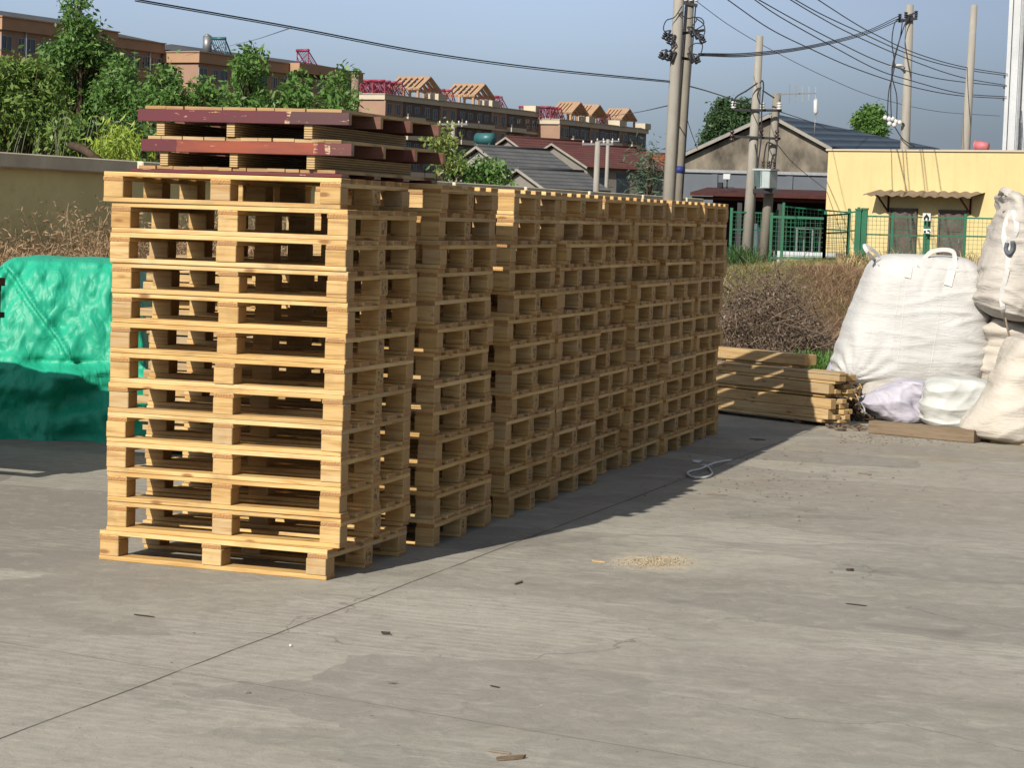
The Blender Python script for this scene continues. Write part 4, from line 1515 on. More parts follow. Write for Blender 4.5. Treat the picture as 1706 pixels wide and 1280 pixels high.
o = MB().tube([(0, 0, 0), (0, 0, 2.1)], 0.55, 14).tube([(0, 0, 2.1), (0, 0, 2.4)], [.55, .1], 14).build('water_tank', M['steel'], None, (p.x, p.y, HC + .12))
tag(o, 'upright steel water tank on the roof of the orange ended flats', 'tank')


# ------------------------------------------------------------------ village houses
def gable_house(name, label, apex_px, Z, az, w, L, eave, ridge_z, wall, tile, wins=(), z0=0.0):
    a = at(*apex_px, Z)
    rz = -az
    t = thing(name, label, 'house', (a.x, a.y, z0), rz)
    mb = MB()
    poly = [(-w / 2, 0, 0), (w / 2, 0, 0), (w / 2, 0, eave), (0, 0, ridge_z - .12), (-w / 2, 0, eave)]
    mb.prism(poly, (0, L, 0))
    mb.build('wall', wall, t)
    sl = math.hypot(w / 2, ridge_z - eave)
    n = Vector((ridge_z - eave, 0, w / 2)).normalized()
    for sg in (-1, 1):
        nn = Vector((n.x * sg, 0, n.z))
        e = Vector((sg * w / 2, 0, eave)) + Vector((sg * w / 2, 0, eave - ridge_z)) * 0.1
        rdg = Vector((0, 0, ridge_z))
        pl = [e + Vector((0, -.35, 0)), rdg + Vector((0, -.35, 0)), rdg + Vector((0, L + .35, 0)), e + Vector((0, L + .35, 0))]
        MB().prism(pl, nn * 0.12).build('roof', tile, t)
        # verge board
        MB().bar(e + Vector((0, -.37, .03)), rdg + Vector((0, -.37, .03)), 0.06, 0.14).build('verge', M['pole'], t)
    MB().tube([(0, -.3, ridge_z + .12), (0, L + .3, ridge_z + .12)], 0.12, 6).build('ridge', tile, t)
    for (side, u, z, ww, hh) in wins:
        if side == 'x':
            o = MB().box((w / 2 + .01, u, z), (.06, ww, hh)).box((w / 2 + .03, u, z - hh / 2 - .05), (.14, ww + .2, .1), None, 1).build('window', [M['glass'], M['frame']], t)
        else:
            o = MB().box((u, -.01, z), (ww, .06, hh)).build('window', M['glass'], t)
    return t


gable_house('village_house', 'low house with white gable and ribbed grey roof behind the wall', (800, 247), 138, R(27), 6.0, 5.6, 4.1, 5.7, M['house_wall'], M['tile_grey'], (), 0)
gable_house('village_house', 'small grey roofed lean-to in front of the white gabled house', (868, 292), 132, R(27), 4.0, 5.0, 3.3, 4.3, M['grey_house'], M['tile_grey'])
gable_house('village_house', 'house with white edged gable and dark red roof left of the dark red hip', (848, 230), 176, R(30), 7.0, 8.5, 5.9, 7.6, M['grey_house'], M['tile_red'], [('y', 0.4, 5.3, 1.6, .7), ('x', 2.0, 3.6, 1.4, 2.2), ('x', 6.0, 3.6, 1.4, 2.2)])
gable_house('village_house', 'two storey grey house with dark red roof and tall windows', (925, 238), 172, R(33), 7.5, 8.0, 5.5, 7.1, M['grey_house'], M['tile_red'],
            [('x', 1.4, 3.9, 1.3, 2.4), ('x', 3.6, 3.9, 1.3, 2.4), ('x', 5.8, 3.9, 1.3, 2.4), ('x', 7.2, 3.9, .8, 2.4)])
gable_house('village_house', 'house with plain tan gable and orange tiled roof left of the concrete poles', (1038, 255), 205, R(35), 6.5, 7.5, 5.6, 7.6, M['grey_house'], M['tile_orange'])
o = MB().tube([(-.7, 0, 0.5), (.7, 0, 0.5)], 0.42, 12).bar((-.6, -.4, 0), (-.6, -.1, .3), .1).bar((.6, -.4, 0), (.6, -.1, .3), .1).bar((-.6, .4, 0), (-.6, .1, .3), .1).bar((.6, .4, 0), (.6, .1, .3), .1).build('water_tank', M['teal'], None, at(808, 243, 160), 0, R(-20))
tag(o, 'horizontal teal water tank behind the white gabled house', 'tank')


# ------------------------------------------------------------------ poles
def pole_tube(px_t, px_b, Z, wb, wt, z0=0.0, top=None):
    """Tapered concrete pole from ground to its top; px_t=(x,y) on the axis high up, px_b=(x,y) low down."""
    a, b = at(*px_b, Z), at(*px_t, Z)
    d = (b - a)
    foot = a - d * ((a.z - z0) / d.z)
    tip = b if top is None else a + d * ((top - a.z) / d.z)
    return foot, tip


def small_pole(label, x, ytop, Z, ww, arm=True):
    b = at(x, ytop, Z)
    t = thing('utility_pole', label, 'pole', (b.x, b.y, 0))
    MB().tube([(0, 0, 0), (0, 0, b.z)], [ww * .6, ww * .42], 10).build('shaft', M['pole'], t)
    if arm:
        mb = MB().bar(-RT * 0.75 + Vector((0, 0, b.z - .12)), RT * 0.75 + Vector((0, 0, b.z - .12)), .09)
        mb.build('crossarm', M['steel'], t)
        for s in (-.7, -.3, .3, .7):
            MB().tube([RT * s + Vector((0, 0, b.z - .08)), RT * s + Vector((0, 0, b.z + .06))], [.05, .035], 8).build('insulator', M['porcelain'], t)
    return t


small_pole('pale concrete pole with crossarm in front of the two storey grey house', 996, 236, 110, .30)
small_pole('short pale pole with crossarm just right of the pole before the grey house', 1013, 232, 150, .26)
small_pole('thin pale pole with crossarm before the cream trimmed flats', 755, 203, 120, .26)
b = at(592, 124, 36)
o = MB().tube([(0, 0, 0.2), (0.0, 0, b.z)], [.07, .06], 9).build('wooden_post', M['old_wood'], None, (b.x, b.y, 0))
tag(o, 'plain grey wooden post standing among the trees', 'post')


def insulator_mb(mb, p, h=.16, r=.05, mi=0, d=Vector((0, 0, 1))):
    p = Vector(p)
    for k in range(3):
        mb.tube([p + d * (h * k / 3), p + d * (h * (k + .6) / 3), p + d * (h * (k + 1) / 3)], [r * .45, r, r * .45], 8, mi)
    return mb


# near pair of poles
def near_poles():
    Z = 42.0
    f, tp = pole_tube((1130, 20), (1115, 320), Z, .15, .1, 0, 8.5)
    t = thing('utility_pole', 'thick front concrete pole of the close pair, draped with fuse cutouts', 'pole', f)
    MB().tube([(0, 0, 0), tp - f], [.125, .085], 16).build('shaft', M['pole'], t)
    Zb = 44.0
    f2, tp2 = pole_tube((1148, 20), (1130, 320), Zb, .13, .1, 0, 8.2)
    t2 = thing('utility_pole', 'thinner rear concrete pole of the close pair with a blue band', 'pole', f2)
    MB().tube([(0, 0, 0), tp2 - f2], [.105, .080], 14).build('shaft', M['pole_old'], t2)
    a = at(1131, 283, Zb)
    k = (a.z - f2.z) / (tp2.z - f2.z)
    MB().tube([(tp2 - f2) * (k - .008), (tp2 - f2) * (k + .008)], .108, 14).build('band', M['blue_paint'], t2)
    # down conductors strapped to the rear pole
    for dx in (-9, -7, 8):
        MB().tube([at(1151 + dx, 10, Zb - .1) - f2, at(1140 + dx, 150, Zb - .12) - f2, at(1129 + dx, 322, Zb - .12) - f2], .014, 5).build('conductor', M['cable'], t2)
    # top crossarm with insulators
    MB().bar(at(1139, 4, Zb - .1) - f2, at(1162, 9, Zb - .1) - f2, .06).build('crossarm', M['iron'], t2)
    for x in (1142, 1151, 1160):
        insulator_mb(MB(), at(x, 2, Zb - .1) - f2, .12, .05).build('insulator', M['porcelain'], t2)
    # crossarms and fuse cutouts
    for (xa, ya, xb, yb) in ((1106, 60, 1172, 50), (1102, 92, 1162, 100)):
        MB().bar(at(xa, ya, Z - .05) - f, at(xb, yb, Z + .35) - f, .05).build('crossarm', M['iron'], t)
    cut = [(1113, 58, -1), (1121, 66, -1), (1158, 56, 1), (1166, 64, 1), (1150, 52, 1), (1107, 90, -1), (1115, 92, -1), (1122, 94, -1), (1150, 96, 1), (1157, 97, 1)]
    for x, y, sg in cut:
        a = at(x - 4 * sg, y - 8, Z - .12)
        b_ = at(x + 3 * sg, y + 9, Z - .14)
        mb = MB()
        mb.tube([a - f, b_ - f], .022, 7)
        insulator_mb(mb, at(x + 4 * sg, y - 4, Z - .1) - f, .13, .045, 0, (b_ - a).normalized())
        mb.bar(a - f, at(x + 5 * sg, y - 6, Z - .1) - f, .022)
        mb.bar(b_ - f, at(x + 6 * sg, y + 6, Z - .1) - f, .022)
        mb.build('fuse_cutout', M['iron'], t)
    for pts in ([(1121, 60), (1106, 50), (1110, 34), (1124, 28), (1136, 10)], [(1158, 50), (1172, 40), (1168, 30), (1152, 28)], [(1150, 46), (1160, 34), (1158, 28), (1146, 30), (1130, 22)],
                [(1168, 66), (1174, 54), (1172, 40), (1160, 30)], [(1112, 86), (1122, 78), (1120, 66), (1114, 60)], [(1152, 92), (1148, 80), (1158, 72), (1170, 74), (1168, 88), (1164, 96)], [(1119, 80), (1126, 74), (1123, 66)]):
        MB().tube(smooth_pts([at(x, y, Z - .15) - f for x, y in pts]), .011, 5).build('jumper_cable', M['cable'], t)


def smooth_pts(P, n=6):
    """Catmull-Rom through the points."""
    out = []
    Q = [P[0] * 2 - P[1]] + list(P) + [P[-1] * 2 - P[-2]]
    for i in range(1, len(Q) - 2):
        for k in range(n):
            t = k / n
            a, b, c, d = Q[i - 1], Q[i], Q[i + 1], Q[i + 2]
            out.append(0.5 * ((2 * b) + (c - a) * t + (2 * a - 5 * b + 4 * c - d) * t * t + (3 * b - a - 3 * c + d) * t ** 3))
    out.append(P[-1])
    return out


near_poles()


def transformer_poles():
    Z = 66.0
    f, tp = pole_tube((1266, 60), (1246, 400), Z, .2, .15, 0.5)
    t = thing('utility_pole', 'tall leaning concrete pole carrying the transformer', 'pole', f)
    MB().tube([(0, 0, 0), tp - f], [.175, .10], 16).build('shaft', M['pole'], t)
    f2, tp2 = pole_tube((1295, 155), (1279, 345), Z + .3, .18, .15, 0.5)
    t2 = thing('utility_pole', 'shorter brown concrete pole right of the transformer pole with an aerial', 'pole', f2)
    MB().tube([(0, 0, 0), tp2 - f2], [.16, .115], 14).build('shaft', M['pole_old'], t2)
    for (xa, ya, xb, yb) in ((1224, 183, 1302, 184), (1218, 227, 1300, 231)):
        MB().bar(at(xa, ya, Z - .18) - f, at(xb, yb, Z - .1) - f, .07).build('crossarm', M['iron'], t)
    for x, y in ((1222, 178), (1270, 180), (1298, 180)):
        insulator_mb(MB(), at(x, y + 3, Z - .2) - f, .22, .09).build('insulator', M['porcelain'], t)
    for x, y in ((1219, 236), (1268, 228), (1294, 236)):
        insulator_mb(MB(), at(x, y, Z - .2) - f, .34, .075).build('surge_arrester', M['brown_glaze'], t)
    for pts in ([(1266, 60 + 78), (1270, 134), (1272, 145), (1269, 180), (1268, 230), (1262, 280)], [(1222, 176), (1226, 162), (1245, 150), (1262, 138)], [(1268, 145), (1262, 158), (1266, 172)],
                [(1270, 150), (1290, 163)], [(1297, 186), (1295, 235), (1290, 285)], [(1288, 240), (1278, 238), (1273, 262), (1272, 282)], [(1258, 240), (1262, 270), (1258, 312)]):
        MB().tube(smooth_pts([at(x, y, Z - .28) - f for x, y in pts]), .022, 6).build('jumper_cable', M['cable'], t)
    MB().bar(at(1254, 318, Z - .1) - f, at(1296, 319, Z - .1) - f, .5, .12).build('platform', M['iron'], t)
    # transformer resting on the platform
    c = at(1275, 312, Z - .2)
    tr = thing('transformer', 'pale green pole transformer with dark radiator on its platform', 'transformer', c, YAW * -1 * 0 - R(17))
    s = Z / FPX
    MB().box((0.10, 0, 13 * s), (18 * s, .5, 30 * s)).build('tank', M['tx_paint'], tr, None, .02)
    mb = MB()
    for i in range(7):
        mb.box((-14 * s + i * 0.04, -.05, 14 * s), (.022, .42, 26 * s))
    mb.build('radiator', M['tx_rad'], tr)
    MB().box((0.0, 0, 29 * s), (34 * s, .56, .05)).build('lid', M['tx_paint'], tr)
    for x in (-.1, .08, .26):
        insulator_mb(MB(), (x, 0, 30 * s), .24, .06).build('bushing', M['brown_glaze'], tr)
    # yagi aerial on the shorter pole
    ya = thing('yagi_aerial', 'comb shaped aerial reaching out from the shorter pole', 'aerial', at(1300, 156, Z))
    o_ = Vector(ya.location)
    MB().bar(at(1294, 157, Z) - o_, at(1360, 155, Z) - o_, .035).build('boom', M['steel'], ya)
    for x, h in ((1316, 17), (1327, 16), (1337, 14), (1348, 13), (1359, 13)):
        MB().bar(at(x, 155 - h + 2, Z) - o_, at(x - 1, 155 + h, Z) - o_, .022).build('element', M['steel'], ya)
    an = thing('whip_aerial', 'slim white aerial on a thin mast above the blue roof', 'aerial', at(1357, 214, 96))
    o_ = Vector(an.location)
    MB().tube([(0, 0, -.3), at(1359, 190, 96) - o_], .025, 6).build('mast', M['steel'], an)
    MB().tube([at(1359, 190, 96) - o_, at(1359, 186, 96) - o_, at(1359, 167, 96) - o_, at(1359, 164, 96) - o_], [.05, .1, .09, .03], 8).build('radome', M['porcelain'], an)


transformer_poles()


def back_poles():
    Z = 80.0
    f, tp = pole_tube((1516, 8), (1508, 240), Z, .2, .15, 0.5)
    t = thing('utility_pole', 'concrete pole with crossarm and street lamp behind the yellow building', 'pole', f)
    MB().tube([(0, 0, 0), tp - f], [.20, .13], 14).build('shaft', M['pole'], t)
    MB().bar(at(1497, 35, Z - .2) - f, at(1528, 30, Z - .2) - f, .10).build('crossarm', M['iron'], t)
    MB().bar(at(1512, 26, Z - .2) - f, at(1528, 20, Z - .2) - f, .06).build('crossarm', M['iron'], t)
    for x, y in ((1499, 31), (1509, 28), (1526, 26)):
        insulator_mb(MB(), at(x, y + 2, Z - .2) - f, .22, .08).build('insulator', M['iron'], t)
    lm = MB().tube([at(1508, 120, Z - .1) - f, at(1498, 111, Z - .15) - f, at(1486, 111, Z - .15) - f], .04, 6)
    lm.build('lamp_arm', M['steel'], t)
    MB().tube([at(1506, 110, Z - .15) - f, at(1500, 108.5, Z - .15) - f, at(1490, 109, Z - .15) - f, at(1483, 111, Z - .15) - f], [.04, .075, .075, .04], 8, 0, True, True, (.7, 1.2)).build('lamp_head', M['porcelain'], t)
    for i, (x, y) in enumerate(((1475, 196), (1481, 198), (1487, 198), (1493, 202), (1499, 204), (1482, 206), (1490, 208))):
        MB().sphere(at(x, y, Z - .3) - f, .09, 8, 6).build('insulator', M['porcelain'], t)
    MB().bar(at(1472, 200, Z - .3) - f, at(1506, 206, Z - .2) - f, .06).build('bracket', M['iron'], t)
    for pts in ([(1498, 30), (1490, 40), (1486, 70), (1490, 110), (1481, 150), (1478, 196)], [(1504, 30), (1500, 60), (1488, 110), (1484, 150), (1485, 196)], [(1515, 26), (1504, 50), (1486, 115), (1494, 160), (1494, 200)], [(1490, 210), (1505, 232), (1524, 244)]):
        MB().tube(smooth_pts([at(x, y, Z - .35) - f for x, y in pts]), .02, 5).build('drop_cable', M['cable'], t)
    f, tp = pole_tube((1623, 8), (1609, 240), Z - 1, .2, .15, 0.5)
    o = MB().tube([(0, 0, 0), tp - f], [.20, .115], 14).build('utility_pole', M['pole'], None, f)
    tag(o, 'bare leaning concrete pole without crossarm beside the white shed', 'pole')


back_poles()


def wire(label, pts, r=.012, mat='cable', group=None, name='overhead_wire'):
    P = smooth_pts([at(x, y, Z) for x, y, Z in pts], 10)
    o = MB().tube(P, r, 5).build(name, M[mat], fix=False)
    tag(o, label, 'wire', group)


def lerpZ(p, Z0, Z1):
    n = len(p)
    x0, x1 = p[0][0], p[-1][0]
    return [(x, y, Z0 + (Z1 - Z0) * (x - x0) / (x1 - x0)) for x, y in p]


wire('thick twin cable sagging across the sky to the close pair of poles', lerpZ([(225, -2), (480, 43), (700, 85), (900, 113), (1118, 135)], 30, 42), .011)
wire('lower strand of the twin cable crossing the whole sky', lerpZ([(225, 1), (480, 46), (700, 88), (900, 116), (1118, 137)], 30, 42), .008)
wire('thin branch line meeting the twin cable above the tree tops', lerpZ([(310, 92), (365, 80), (420, 67), (485, 46)], 120, 31), .007, 'cable_grey')
wire('cable from the rear pole down to the leaning transformer pole', lerpZ([(1140, 141), (1180, 152), (1222, 166), (1250, 178)], 44, 66), .014, 'cable_grey')
wire('thin line rising from the far roofs to the close pair of poles', lerpZ([(1010, 194), (1060, 187), (1116, 175)], 110, 42), .012, 'cable_grey')
wire('cable from the shorter pole to the round tree', lerpZ([(1300, 186), (1360, 206), (1390, 218), (1440, 215)], 66, 120), .014, 'cable_grey')
for lab, e, k in (('uppermost cable sagging from the close poles to the lamp pole', 25, 0), ('middle cable sagging from the close poles to the lamp pole', 29, 2.5), ('lowest cable sagging from the close poles to the lamp pole', 33, 5)):
    wire(lab, lerpZ([(1164, 89 + k * .6), (1249, 88 + k), (1348, 76 + k * .8), (1439, 53 + k), (1500, e)], 42, 80), .014)
G5 = 'long wires sagging from overhead to the white shed'
for lab, P in (('lowest long wire sagging from overhead to the white shed', [(1205, -6), (1280, 46), (1348, 80), (1420, 112), (1507, 141), (1590, 158), (1677, 164)]),
               ('second long wire above the lowest, crossing the lamp pole', [(1250, -6), (1300, 28), (1389, 78), (1460, 115), (1518, 134), (1600, 155), (1677, 161)]),
               ('third long wire from below, crossing the lamp pole', [(1262, -2), (1330, 36), (1400, 72), (1470, 104), (1560, 130), (1677, 144)]),
               ('fourth long wire from below, ending under the top one on the shed', [(1310, -5), (1360, 25), (1420, 57), (1518, 100), (1600, 128), (1677, 142)]),
               ('fifth long wire from below, starting with the fourth overhead', [(1316, -6), (1366, 22), (1430, 52), (1520, 92), (1600, 114), (1679, 126)]),
               ('topmost long wire sagging from overhead to the white shed', [(1358, -4), (1420, 36), (1460, 58), (1525, 88), (1600, 110), (1679, 123)])):
    wire(lab, lerpZ(P, 60, 84), .016)
wire('faint thin wire descending behind the poles from the top left', lerpZ([(1158, 0), (1220, 45), (1295, 88), (1380, 130), (1460, 162), (1560, 185), (1666, 193)], 60, 100), .010, 'cable_grey')
wire('thin stay wire slanting down beside the rear pole', lerpZ([(1140, 182), (1150, 215), (1162, 248)], 44, 46), .007)
wire('thin stay wire slanting from the shorter pole to the yellow building', lerpZ([(1296, 242), (1325, 275), (1376, 316)], 66, 76), .012)


# ------------------------------------------------------------------ sheds on the right
def warehouse():
    Z = 104.0
    pk = at(1285, 198, Z)
    le = at(1128, 270, Z)
    re = at(1384, 252, Z)
    rdir = Vector((math.sin(R(4)), math.cos(R(4)), 0))
    t = thing('warehouse', 'old warehouse with stained grey gable and blue grey roof', 'warehouse', (pk.x, pk.y, 0))
    o_ = Vector((pk.x, pk.y, 0))
    poly = [Vector((le.x, le.y, 0)) - o_, Vector((re.x, re.y, 0)) - o_, re - o_, pk - o_, le - o_]
    MB().prism(poly, rdir * 40).build('gable_wall', M['stain_wall'], t)
    up = Vector((0, 0, .14))
    for e, nm in ((re, 1), (le, 0)):
        ee = e + (e - pk) * 0.04
        pl = [ee - rdir * .3 - o_ + up, pk - rdir * .3 - o_ + up, pk + rdir * 41 - o_ + up, ee + rdir * 41 - o_ + up]
        MB().prism(pl, Vector((0, 0, .12))).build('roof', M['sheet_blue'], t)
        MB().bar(ee - rdir * .34 - o_ + up, pk - rdir * .34 - o_ + up, .05, .15).build('verge', M['pole'], t)
    # painted metal lean-to in front
    a, b = at(1118, 286, 92), at(1384, 288, 90)
    t = thing('metal_annexe', 'grey blue metal clad annexe under the stained gable', 'shed', (a.x, a.y, 0))
    o_ = Vector(t.location)
    d = b - a
    d.z = 0
    MB().prism([Vector((0, 0, 0)), d, d + Vector((0, 0, a.z)), Vector((0, 0, a.z))], (-.4, 5, 0)).build('cladding', M['grey_sheet'], t)
    for f in (.28, .52, .75):
        MB().box(d * f + Vector((0, -.03, a.z / 2)), (.25, .08, a.z - .1)).build('pilaster', M['grey_sheet'], t)
    MB().prism([Vector((0, -.1, a.z)), d + Vector((0, -.1, a.z)), d + Vector((0, -.1, a.z + .12)), Vector((0, -.1, a.z + .12))], (-.4, 5.2, 0)).build('capping', M['steel'], t)
    # rusty open shed
    Zs = 80
    a, b = at(1150, 320, Zs), at(1390, 318, Zs - 2)
    t = thing('open_shed', 'open shed with rusty red roof and dark inside behind the fence', 'shed', (a.x, a.y, 0))
    o_ = Vector(t.location)
    d = b - a
    d.z = 0
    zt = a.z
    MB().prism([Vector((0, 0, zt - .11)), d + Vector((0, 0, zt - .11)), d + Vector((0, 0, zt)), Vector((0, 0, zt))], (-.3, 4.2, .25)).build('roof', M['rust'], t)
    MB().prism([Vector((0, .3, zt - .24)), d + Vector((0, .3, zt - .24)), d + Vector((0, .3, zt - .13)), Vector((0, .3, zt - .13))], (-.05, .2, 0)).build('fascia', M['rust'], t)
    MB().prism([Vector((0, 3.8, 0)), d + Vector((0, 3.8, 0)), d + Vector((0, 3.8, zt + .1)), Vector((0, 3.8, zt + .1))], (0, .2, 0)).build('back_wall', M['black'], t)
    for f in (.02, .34, .62, .97):
        MB().bar(d * f + Vector((0, .4, 0)), d * f + Vector((0, .4, zt - .3)), .16).build('post', M['iron'], t)
    # odds and ends stored inside
    for i, (x0, y0, x1, y1, mt, nm, lab) in enumerate(((1245, 372, 1266, 432, 'grey_sheet', 'sheet_stack', 'grey sheets leaning in the dark open shed'), (1332, 378, 1366, 402, 'steel', 'workbench', 'steel bench in the dark open shed'),
                                               (1290, 418, 1404, 436, 'white_sheet', 'white_trough', 'long low white trough behind the green fence'))):
        p0, p1 = at(x0, y0, 74), at(x1, y1, 74)
        w = (p1 - p0).dot(RT)
        zb = field_h(p1.x, p1.y) - 0.02
        h = p0.z - zb
        mb = MB()
        if i == 1:
            mb.box((w / 2, 0, h - .04), (w, .6, .08))
            for xx in (.05, w - .05):
                for yy in (-.25, .25):
                    mb.box((xx, yy, h / 2 - .04), (.06, .06, h - .08))
        elif i == 0:
            for q in range(4):
                mb.box((w / 2 + q * .03, q * .05, h / 2), (w * (.9 - .1 * q), .03, h * (1 - .06 * q)), Matrix.Rotation(.06, 3, 'X'))
        else:
            mb.box((w / 2, 0, h * .5), (w, .08, h))
            mb.box((w / 2, .5, h * .5), (w, .08, h))
            mb.box((0.04, .25, h * .5), (.08, .42, h))
            mb.box((w - .04, .25, h * .5), (.08, .42, h))
            mb.box((w / 2, .25, .1), (w - .2, .42, .1))
        o = mb.build(nm, M[mt], None, (p0.x, p0.y, zb), .01, R(-17))
        tag(o, lab, nm.replace('_', ' '))
    p0 = at(1208, 318, 80)
    t = thing('floodlight', 'small twin floodlight on the rusty shed roof', 'floodlight', p0 + Vector((0, .3, 0)))
    MB().bar((0, 0, 0), (0, 0, .42), .05).bar((-.2, 0, .12), (.25, 0, .12), .05).build('bracket', M['iron'], t)
    MB().box((0, -.05, .5), (.26, .16, .2)).build('lamp', M['white_sheet'], t, None, .02)
    MB().box((-.22, -.05, .2), (.16, .14, .2)).build('lamp', M['black_paint'], t, None, .02)


warehouse()


def yellow_building():
    A = at(1380, 251, 76)
    B = at(1760, 254.6, 70.4)
    d = B - A
    d.z = 0
    L = d.length
    e = d.normalized()
    rz = math.atan2(e.y, e.x)
    H = A.z
    t = thing('yellow_building', 'plain flat roofed building rendered in bright yellow', 'building', (A.x, A.y, 0), rz)
    MB().box((L / 2, 2.5, H / 2), (L, 5.0, H)).build('wall', M['yellow'], t)
    MB().box((L / 2, 2.5, H + .03), (L + .12, 5.12, .06)).build('roof_edge', M['cream'], t)
    inv = Matrix.Rotation(-rz, 3, 'Z')

    def lo(px, py, off=0.0):
        q = on_plane(px, py, Vector((e.y, -e.x, 0)), A)
        v = inv @ (q - Vector((A.x, A.y, 0)))
        return v + Vector((0, -off, 0))
    for (x0, x1, yt) in ((1484, 1530, 346), (1566, 1612, 349)):
        a, b = lo(x0, yt), lo(x1, yt)
        zb = 0.45
        h = a.z - zb
        dr = MB().box(((a.x + b.x) / 2, -.03, zb + h / 2), (b.x - a.x - .14, .05, h - .07)).build('door', M['door'], t)
        MB().box((b.x - .2, -.08, zb + h * .48), (.04, .05, .14)).build('handle', M['steel'], dr)
        for q in (.2, .62):
            MB().box(((a.x + b.x) / 2, -.06, zb + h * (q + .16)), (b.x - a.x - .34, .02, h * .3)).build('panel', M['door'], dr, None, .006)
        mb = MB()
        mb.box((a.x + .035, -.05, zb + h / 2), (.07, .1, h))
        mb.box((b.x - .035, -.05, zb + h / 2), (.07, .1, h))
        mb.box(((a.x + b.x) / 2, -.05, zb + h - .035), (b.x - a.x - .14, .1, .07))
        mb.build('door_frame', M['door'], t)
    # corrugated awning
    a, b = lo(1462, 325), lo(1641, 328)
    w = b.x - a.x
    mb = MB()
    n = 60
    vs = []
    for i in range(n + 1):
        x = a.x + w * i / n
        zz = .028 * math.sin(i / n * 2 * PI * 10)
        vs += [(x, .0, a.z + .16 + zz), (x, -.85, a.z + zz), (x, -.85, a.z - .03 + zz), (x, 0, a.z + .13 + zz)]
    fs = []
    for i in range(n):
        q = i * 4
        for k in range(4):
            fs.append((q + k, q + (k + 1) % 4, q + 4 + (k + 1) % 4, q + 4 + k))
    mb.add(vs, fs)
    mb.build('awning', M['awning'], t)
    for px in (1481, 1618):
        x = lo(px, 330).x
        mb = MB()
        mb.bar((x, -.02, a.z - .02), (x, -.02, a.z - .55), .05)
        mb.bar((x, -.02, a.z - .02 + .08), (x, -.78, a.z - .03), .045)
        mb.bar((x, -.02, a.z - .53), (x, -.68, a.z - .04), .045)
        mb.build('bracket', M['rust'], t)
    # pink bucket lying on the roof
    p = at(1635, 247, 73)
    o = MB().tube([(-.22, 0, .17), (.2, 0, .15)], [.17, .13], 14).tube([(-.24, 0, .17), (-.20, 0, .17)], .185, 14).build('pink_bucket', M['pink'], None, (p.x, p.y + .3, H + .06), .0, R(-20))
    tag(o, 'pink bucket lying on the roof edge of the yellow building', 'bucket')
    # notices wired to the slim fence post between the doors
    for (x0, y0, x1, y1, nm) in ((1537, 355, 1551, 368, 1), (1538, 381, 1552, 389, 2)):
        a, b = at(x0, y0, 64.85), at(x1, y1, 64.85)
        w, h = (b - a).dot(RT), a.z - b.z
        s = thing('notice', 'white notice with a black arrow head on the fence between the doors' if nm == 1 else 'lower white notice with dark smudged figures on the fence post', 'sign', (a + b) / 2, R(-17))
        MB().box((0, 0, 0), (w, .02, h)).build('plate', M['white_paint'], s)
        mb = MB()
        if nm == 1:
            mb.prism([(-w * .4, -.014, -h * .12), (0, -.014, h * .42), (w * .4, -.014, -h * .12)], (0, -.006, 0))
            mb.box((-w * .22, -.017, -h * .28), (w * .22, .006, h * .3))
            mb.box((w * .22, -.017, -h * .28), (w * .22, .006, h * .3))
        else:
            mb.box((-w * .28, -.017, -.02), (w * .26, .006, h * .5))
            mb.box((w * .18, -.017, .01), (w * .3, .006, h * .36))
            mb.box((w * .36, -.017, -h * .2), (w * .16, .006, h * .3))
        mb.build('marking', M['black_paint'], s)


M['awning'] = mat_plain('weathered_awning', (0.30, 0.23, 0.16), 0.3, 2, 0.8, 0.2)
yellow_building()


def white_shed():
    A = at(1676, 246, 86)
    t = thing('white_shed', 'tall white metal clad shed cut by the right picture edge', 'shed', (A.x, A.y, 0), R(-3))
    H = 14.0
    MB().box((6, 5, H / 2), (12, 10, H)).build('cladding', M['white_sheet'], t)
    mb = MB()
    for i in range(24):
        mb.box((.25 + i * .5, -.03, H / 2), (.12, .06, H))
    mb.build('ribs', M['white_sheet'], t)
    MB().bar((0.42, -.16, 0), (.42, -.16, H), .10).build('drainpipe', M['steel'], t)
    MB().box((-.05, -.05, H / 2), (.14, .16, H)).build('corner_trim', M['white_sheet'], t)
    for y in (125, 143, 163):
        p = at(1679, y, 84.3) - A
        MB().bar((-.15, -.1, at(1679, y, 85).z), (-.15, .1, at(1679, y, 85).z), .1).build('wire_bracket', M['iron'], t)


white_shed()


# ------------------------------------------------------------------ green fence
def fence_panel(label, x0, t0, x1, t1, b0, b1, Z0, Z1, name='mesh_fence', posts=(1, 1), mid=True, step=.12, cat='fence', rail=.045):
    A, B = at(x0, b0, Z0), at(x1, b1, Z1)
    ha, hb = at(x0, t0, Z0).z - A.z, at(x1, t1, Z1).z - B.z
    zA = A.z
    t = thing(name, label, cat, A, 0, 'green mesh fence panels')
    d = B - A
    u = Vector((0, 0, 1))
    mb = MB()
    mb.bar(u * ha, d + u * hb, rail)
    mb.bar(u * .06, d + u * .06, rail)
    mb.bar(Vector((0, 0, 0)), u * ha, rail)
    mb.bar(d, d + u * hb, rail)
    if mid:
        mb.bar(u * ha * .62, d + u * hb * .62, rail * .8)
    mb.build('frame', M['fence'], t)
    mb = MB()
    L = d.length
    n = max(3, int(L / step))
    for i in range(1, n):
        f = i / n
        mb.bar(d * f + u * .06, d * f + u * (ha + (hb - ha) * f), .009)
    m_ = int(ha / step)
    for j in range(1, m_):
        mb.bar(u * (ha * j / m_), d + u * (hb * j / m_), .009)
    mb.build('wire_mesh', M['fence'], t)
    for k, (p, h) in zip(posts, ((Vector((0, 0, 0)), ha), (d, hb))):
        if k:
            MB().bar(p - u * .5, p + u * (h + .12), .075).build('post', M['fence'], t)
    return t


